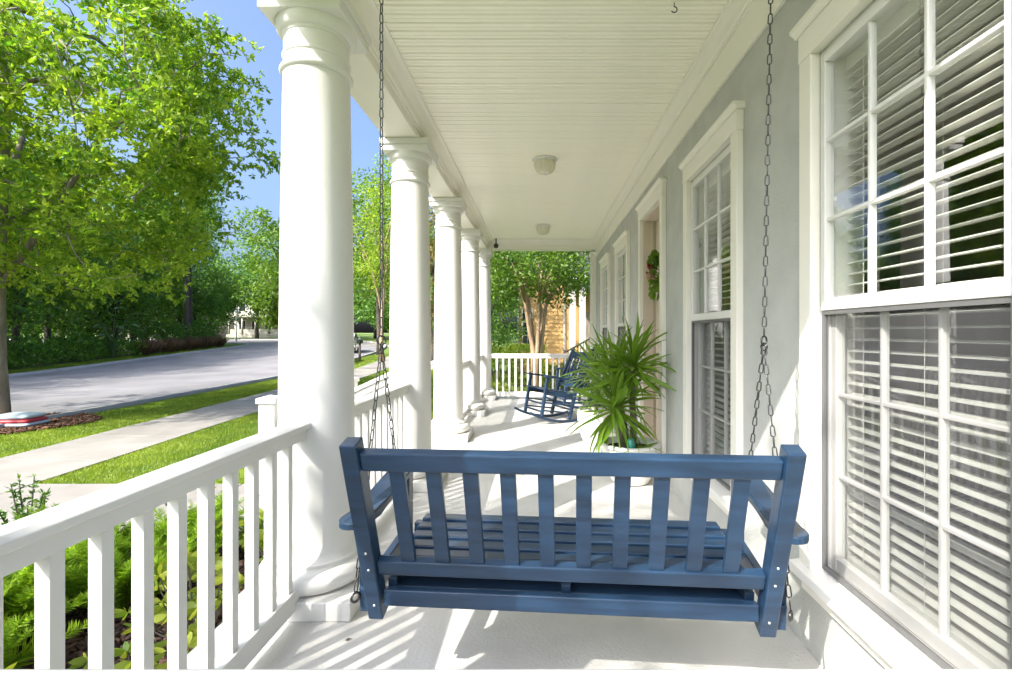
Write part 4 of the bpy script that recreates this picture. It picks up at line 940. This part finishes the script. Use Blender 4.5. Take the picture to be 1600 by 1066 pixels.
MB().box(.97, 9.5, -1.9, -1.852, 3.98, 4.12).build('gutter', WHITE, ho)
m = MB().add([(-1.3, -.3, 4.4), (9.4, -.3, 4.4), (9.4, 9.4, 4.4), (-1.3, 9.4, 4.4), (2.5, 4.5, 7.0), (7, 4.5, 7.0)], [(0, 1, 5, 4), (1, 2, 5), (2, 3, 4, 5), (3, 0, 4), (3, 2, 1, 0)]); m.build('roof', SHING, ho)
nr = thing('neighbour_step_rail', 'dark metal stair rail leading up to the yellow house', 'railing', (.95, YH-3.4, float(gz(YH-3.4))))
MB().box(-.05, .05, -.05, .05, 0, 1.15).build('post', BARKD, nr)
MB().bar((0, 0, 1.05), (1.1, 1.6, 1.55), .05, .05, (0, 0, 1)).build('top_rail', BARKD, nr)
MB().bar((0, 0, .3), (1.1, 1.6, .8), .04, .04, (0, 0, 1)).build('bottom_rail', BARKD, nr)
for k in range(7): f = (k+1)/8; MB().bar((1.1*f, 1.6*f, .3+.5*f), (1.1*f, 1.6*f, 1.05+.5*f), .025, .025, (1, 0, 0)).build('bar', BARKD, nr)

# far houses
def far_house(x, y, wd, label, nc, hh=3.2):
    t = thing('distant_house', label, 'house', (x, y, float(gz(y))), 0, 'houses far down the street')
    MB().box(-wd/2, wd/2, 2, 10, 0, 6).build('wall', HOUSEW, t)
    MB().box(-wd/2, wd/2, 0, 2, .0, .5).build('porch_base', HOUSEW, t); MB().box(-wd/2, wd/2, 0, 2, hh, hh+.5).build('porch_beam', HOUSEW, t)
    for k in range(nc): xx = -wd/2+.3+(wd-.6)*k/(nc-1); MB().lathe([(.17, .5), (.14, hh)], 12).build('porch_column', HOUSEW, t, loc=(xx, .3, 0), smooth=True)
    for k in range(nc-1):
        xx = -wd/2+.3+(wd-.6)*(k+.5)/(nc-1); wn = MB().box(xx-.6, xx+.6, 1.95, 1.998, .9, 2.8).build('window', WHITE, t); MB().box(xx-.5, xx+.5, 1.93, 1.949, 1.0, 2.7).build('pane', DARKG, wn)
        wn = MB().box(xx-.6, xx+.6, 1.95, 1.998, 4.1, 5.5).build('window', WHITE, t); MB().box(xx-.5, xx+.5, 1.93, 1.949, 4.2, 5.4).build('pane', DARKG, wn)
        MB().box(xx-.9, xx+.9, .27, .33, .5, 1.3).build('railing', HOUSEW, t)
    m = MB().add([(-wd/2-.4, 1.5, 6), (wd/2+.4, 1.5, 6), (wd/2+.4, 10.4, 6), (-wd/2-.4, 10.4, 6), (-wd/2+3, 6, 8.6), (wd/2-3, 6, 8.6)], [(0, 1, 5, 4), (1, 2, 5), (2, 3, 4, 5), (3, 0, 4), (3, 2, 1, 0)]); m.build('roof', SHING, t)
far_house(-43.5, 75, 11, 'pale far house with a row of porch columns beyond the bend', 6)
far_house(-58, 73, 11, 'pale far house half hidden by the wood', 5)
# street lamp
t = thing('street_lamp', 'slim grey street lamp at the bend of the road', 'street lamp', (-36.2, 57.3-.0, float(gz(57.3))))
LG = mat('lamp_grey_green', (.22, .27, .26), .5)
MB().tube([(0, 0, 0), (0, 0, .4), (0, 0, 3.0)], [.09, .06, .045], 10).build('pole', LG, t); MB().lathe([(.08, 3.0), (.2, 3.1), (.24, 3.5), (.2, 3.55)], 8).build('lantern', LAMPG, t); MB().lathe([(.26, 3.55), (.2, 3.68), (.03, 3.8)], 8).build('cap', LG, t)
# mailbox and sign post by the pavement
t = thing('mailbox', 'dark mailbox on a post beside the far pavement', 'mailbox', (-10.3, 27.5, float(gz(27.5))))
MB().box(-.05, .05, -.05, .05, 0, 1.05).build('post', BARKD, t); MB().extrude([(-.09, 1.05), (.09, 1.05), (.09, 1.19), (.06, 1.24), (-.06, 1.24), (-.09, 1.19)], 'y', -.25, .25).build('box', BLACK, t)

# ------------------------------------------------------------------ parked cars
def car(loc, rz, label, suv):
    t = thing('parked_car', label, 'car', loc, rz, 'cars parked along the kerb')     # length along local y
    L, Wd, H_ = (4.6, 1.86, 1.72) if suv else (4.5, 1.8, 1.45)
    belt = 1.02 if suv else .92
    lo = [(-L/2, .32), (-L/2-.03, .62), (-L/2+.05, belt-.02), (-L/2+.25, belt), (L/2-1.15, belt), (L/2-.2, belt-.16), (L/2, .66), (L/2-.02, .32)]
    m = MB().extrude(lo, 'x', -Wd/2, Wd/2); b = m.build('body', CARW, t, bevel=.07)
    cab = [(-L/2+.12, belt-.01), (-L/2+.45, H_-.04), (-L/2+.8, H_), (L/2-2.3, H_-.01), (L/2-1.9, H_-.08), (L/2-1.15, belt-.01)] if suv else [(-L/2+.55, belt-.01), (-L/2+1.2, H_-.03), (-L/2+1.6, H_), (L/2-2.2, H_), (L/2-1.25, belt-.01)]
    MB().extrude(cab, 'x', -Wd/2+.10, Wd/2-.10).build('cabin', CARW, t, bevel=.06)
    cy = sum(p for p, q in cab)/len(cab); zz = (belt+H_)/2
    sc_ = [(cy+(p-cy)*.86, zz+(q-zz)*.72+.01) for p, q in cab]
    for s in (-1, 1): MB().extrude(sc_, 'x', s*(Wd/2-.102), s*(Wd/2-.092)).build('side_window', DARKG, t)
    a, c = cab[0], cab[1]
    MB().bar((0, a[0]*.8+c[0]*.2-.006, a[1]*.8+c[1]*.2), (0, a[0]*.15+c[0]*.85-.006, a[1]*.15+c[1]*.85), Wd-.45, .02, (1, 0, 0)).build('rear_window', DARKG, t)
    a, c = cab[-1], cab[-2]
    MB().bar((0, a[0]*.85+c[0]*.15+.006, a[1]*.85+c[1]*.15), (0, a[0]*.15+c[0]*.85+.006, a[1]*.15+c[1]*.85), Wd-.45, .02, (1, 0, 0)).build('windscreen', DARKG, t)
    for s in (-1, 1):
        for y in (-L/2+.85, L/2-.9):
            wh = MB().lathe([(.22, -.11), (.33, -.1), (.34, -.05), (.34, .05), (.33, .1), (.22, .11)], 24).build('wheel', RUB, t, loc=(s*(Wd/2-.10), y, .34)); wh.rotation_euler = (0, R(90), 0)
            MB().lathe([(.2, -.115), (.2, .115)], 16).build('rim', SCREW, wh)
        MB().box(s*(Wd/2-.18)-.1, s*(Wd/2-.18)+.1, -L/2-.035, -L/2+.05, .72, .95).build('tail_light', RED, t, bevel=.02)
        MB().box(s*(Wd/2-.22)-.16, s*(Wd/2-.22)+.16, L/2-.06, L/2+.012, .66, .78).build('headlight', GLASS, t, bevel=.02)
        MB().box(s*(Wd/2+.02)-.07, s*(Wd/2+.02)+.07, L/2-1.75, L/2-1.6, belt, belt+.16).build('side_mirror', CARW, t, bevel=.02)
    MB().box(-Wd/2+.04, Wd/2-.04, -L/2-.06, -L/2+.1, .34, .58).build('bumper', BLACK, t, bevel=.03)
car((-12.02, 26.1, float(gz(26))), R(5), 'white estate car parked behind the column at the kerb', True)
car((-14.75, 36.5, float(gz(36.5))), R(14), 'white saloon car parked farther along at the kerb', False)

# ------------------------------------------------------------------ a few fallen leaves on the porch floor
lme = meshm(MB().add([(0, 0, .004), (.012, .007, .008), (.03, 0, .005), (.012, -.008, .003)], [(0, 1, 2), (0, 2, 3)]), 'fallen_leaf', BARKD)
for k, (x, y, a, where) in enumerate([(-.82, 2.02, .4, 'beside the plinth of the swing column'), (.62, 1.78, 2.2, 'under the house end of the swing'), (-.35, 3.2, 1.1, 'on the floor behind the swing'), (.2, 6.1, 4.0, 'on the open floor before the rocking chair'), (-.62, 5.2, 5.2, 'on the floor at the top of the steps')]):
    o = bpy.data.objects.new('fallen_leaf', lme); col.objects.link(o); o.location = (x, y, 0.001); o.rotation_euler = (0, 0, a)
    tag(o, 'tiny dry brown leaf lying '+where, 'leaf', 'dry leaves on the porch floor')
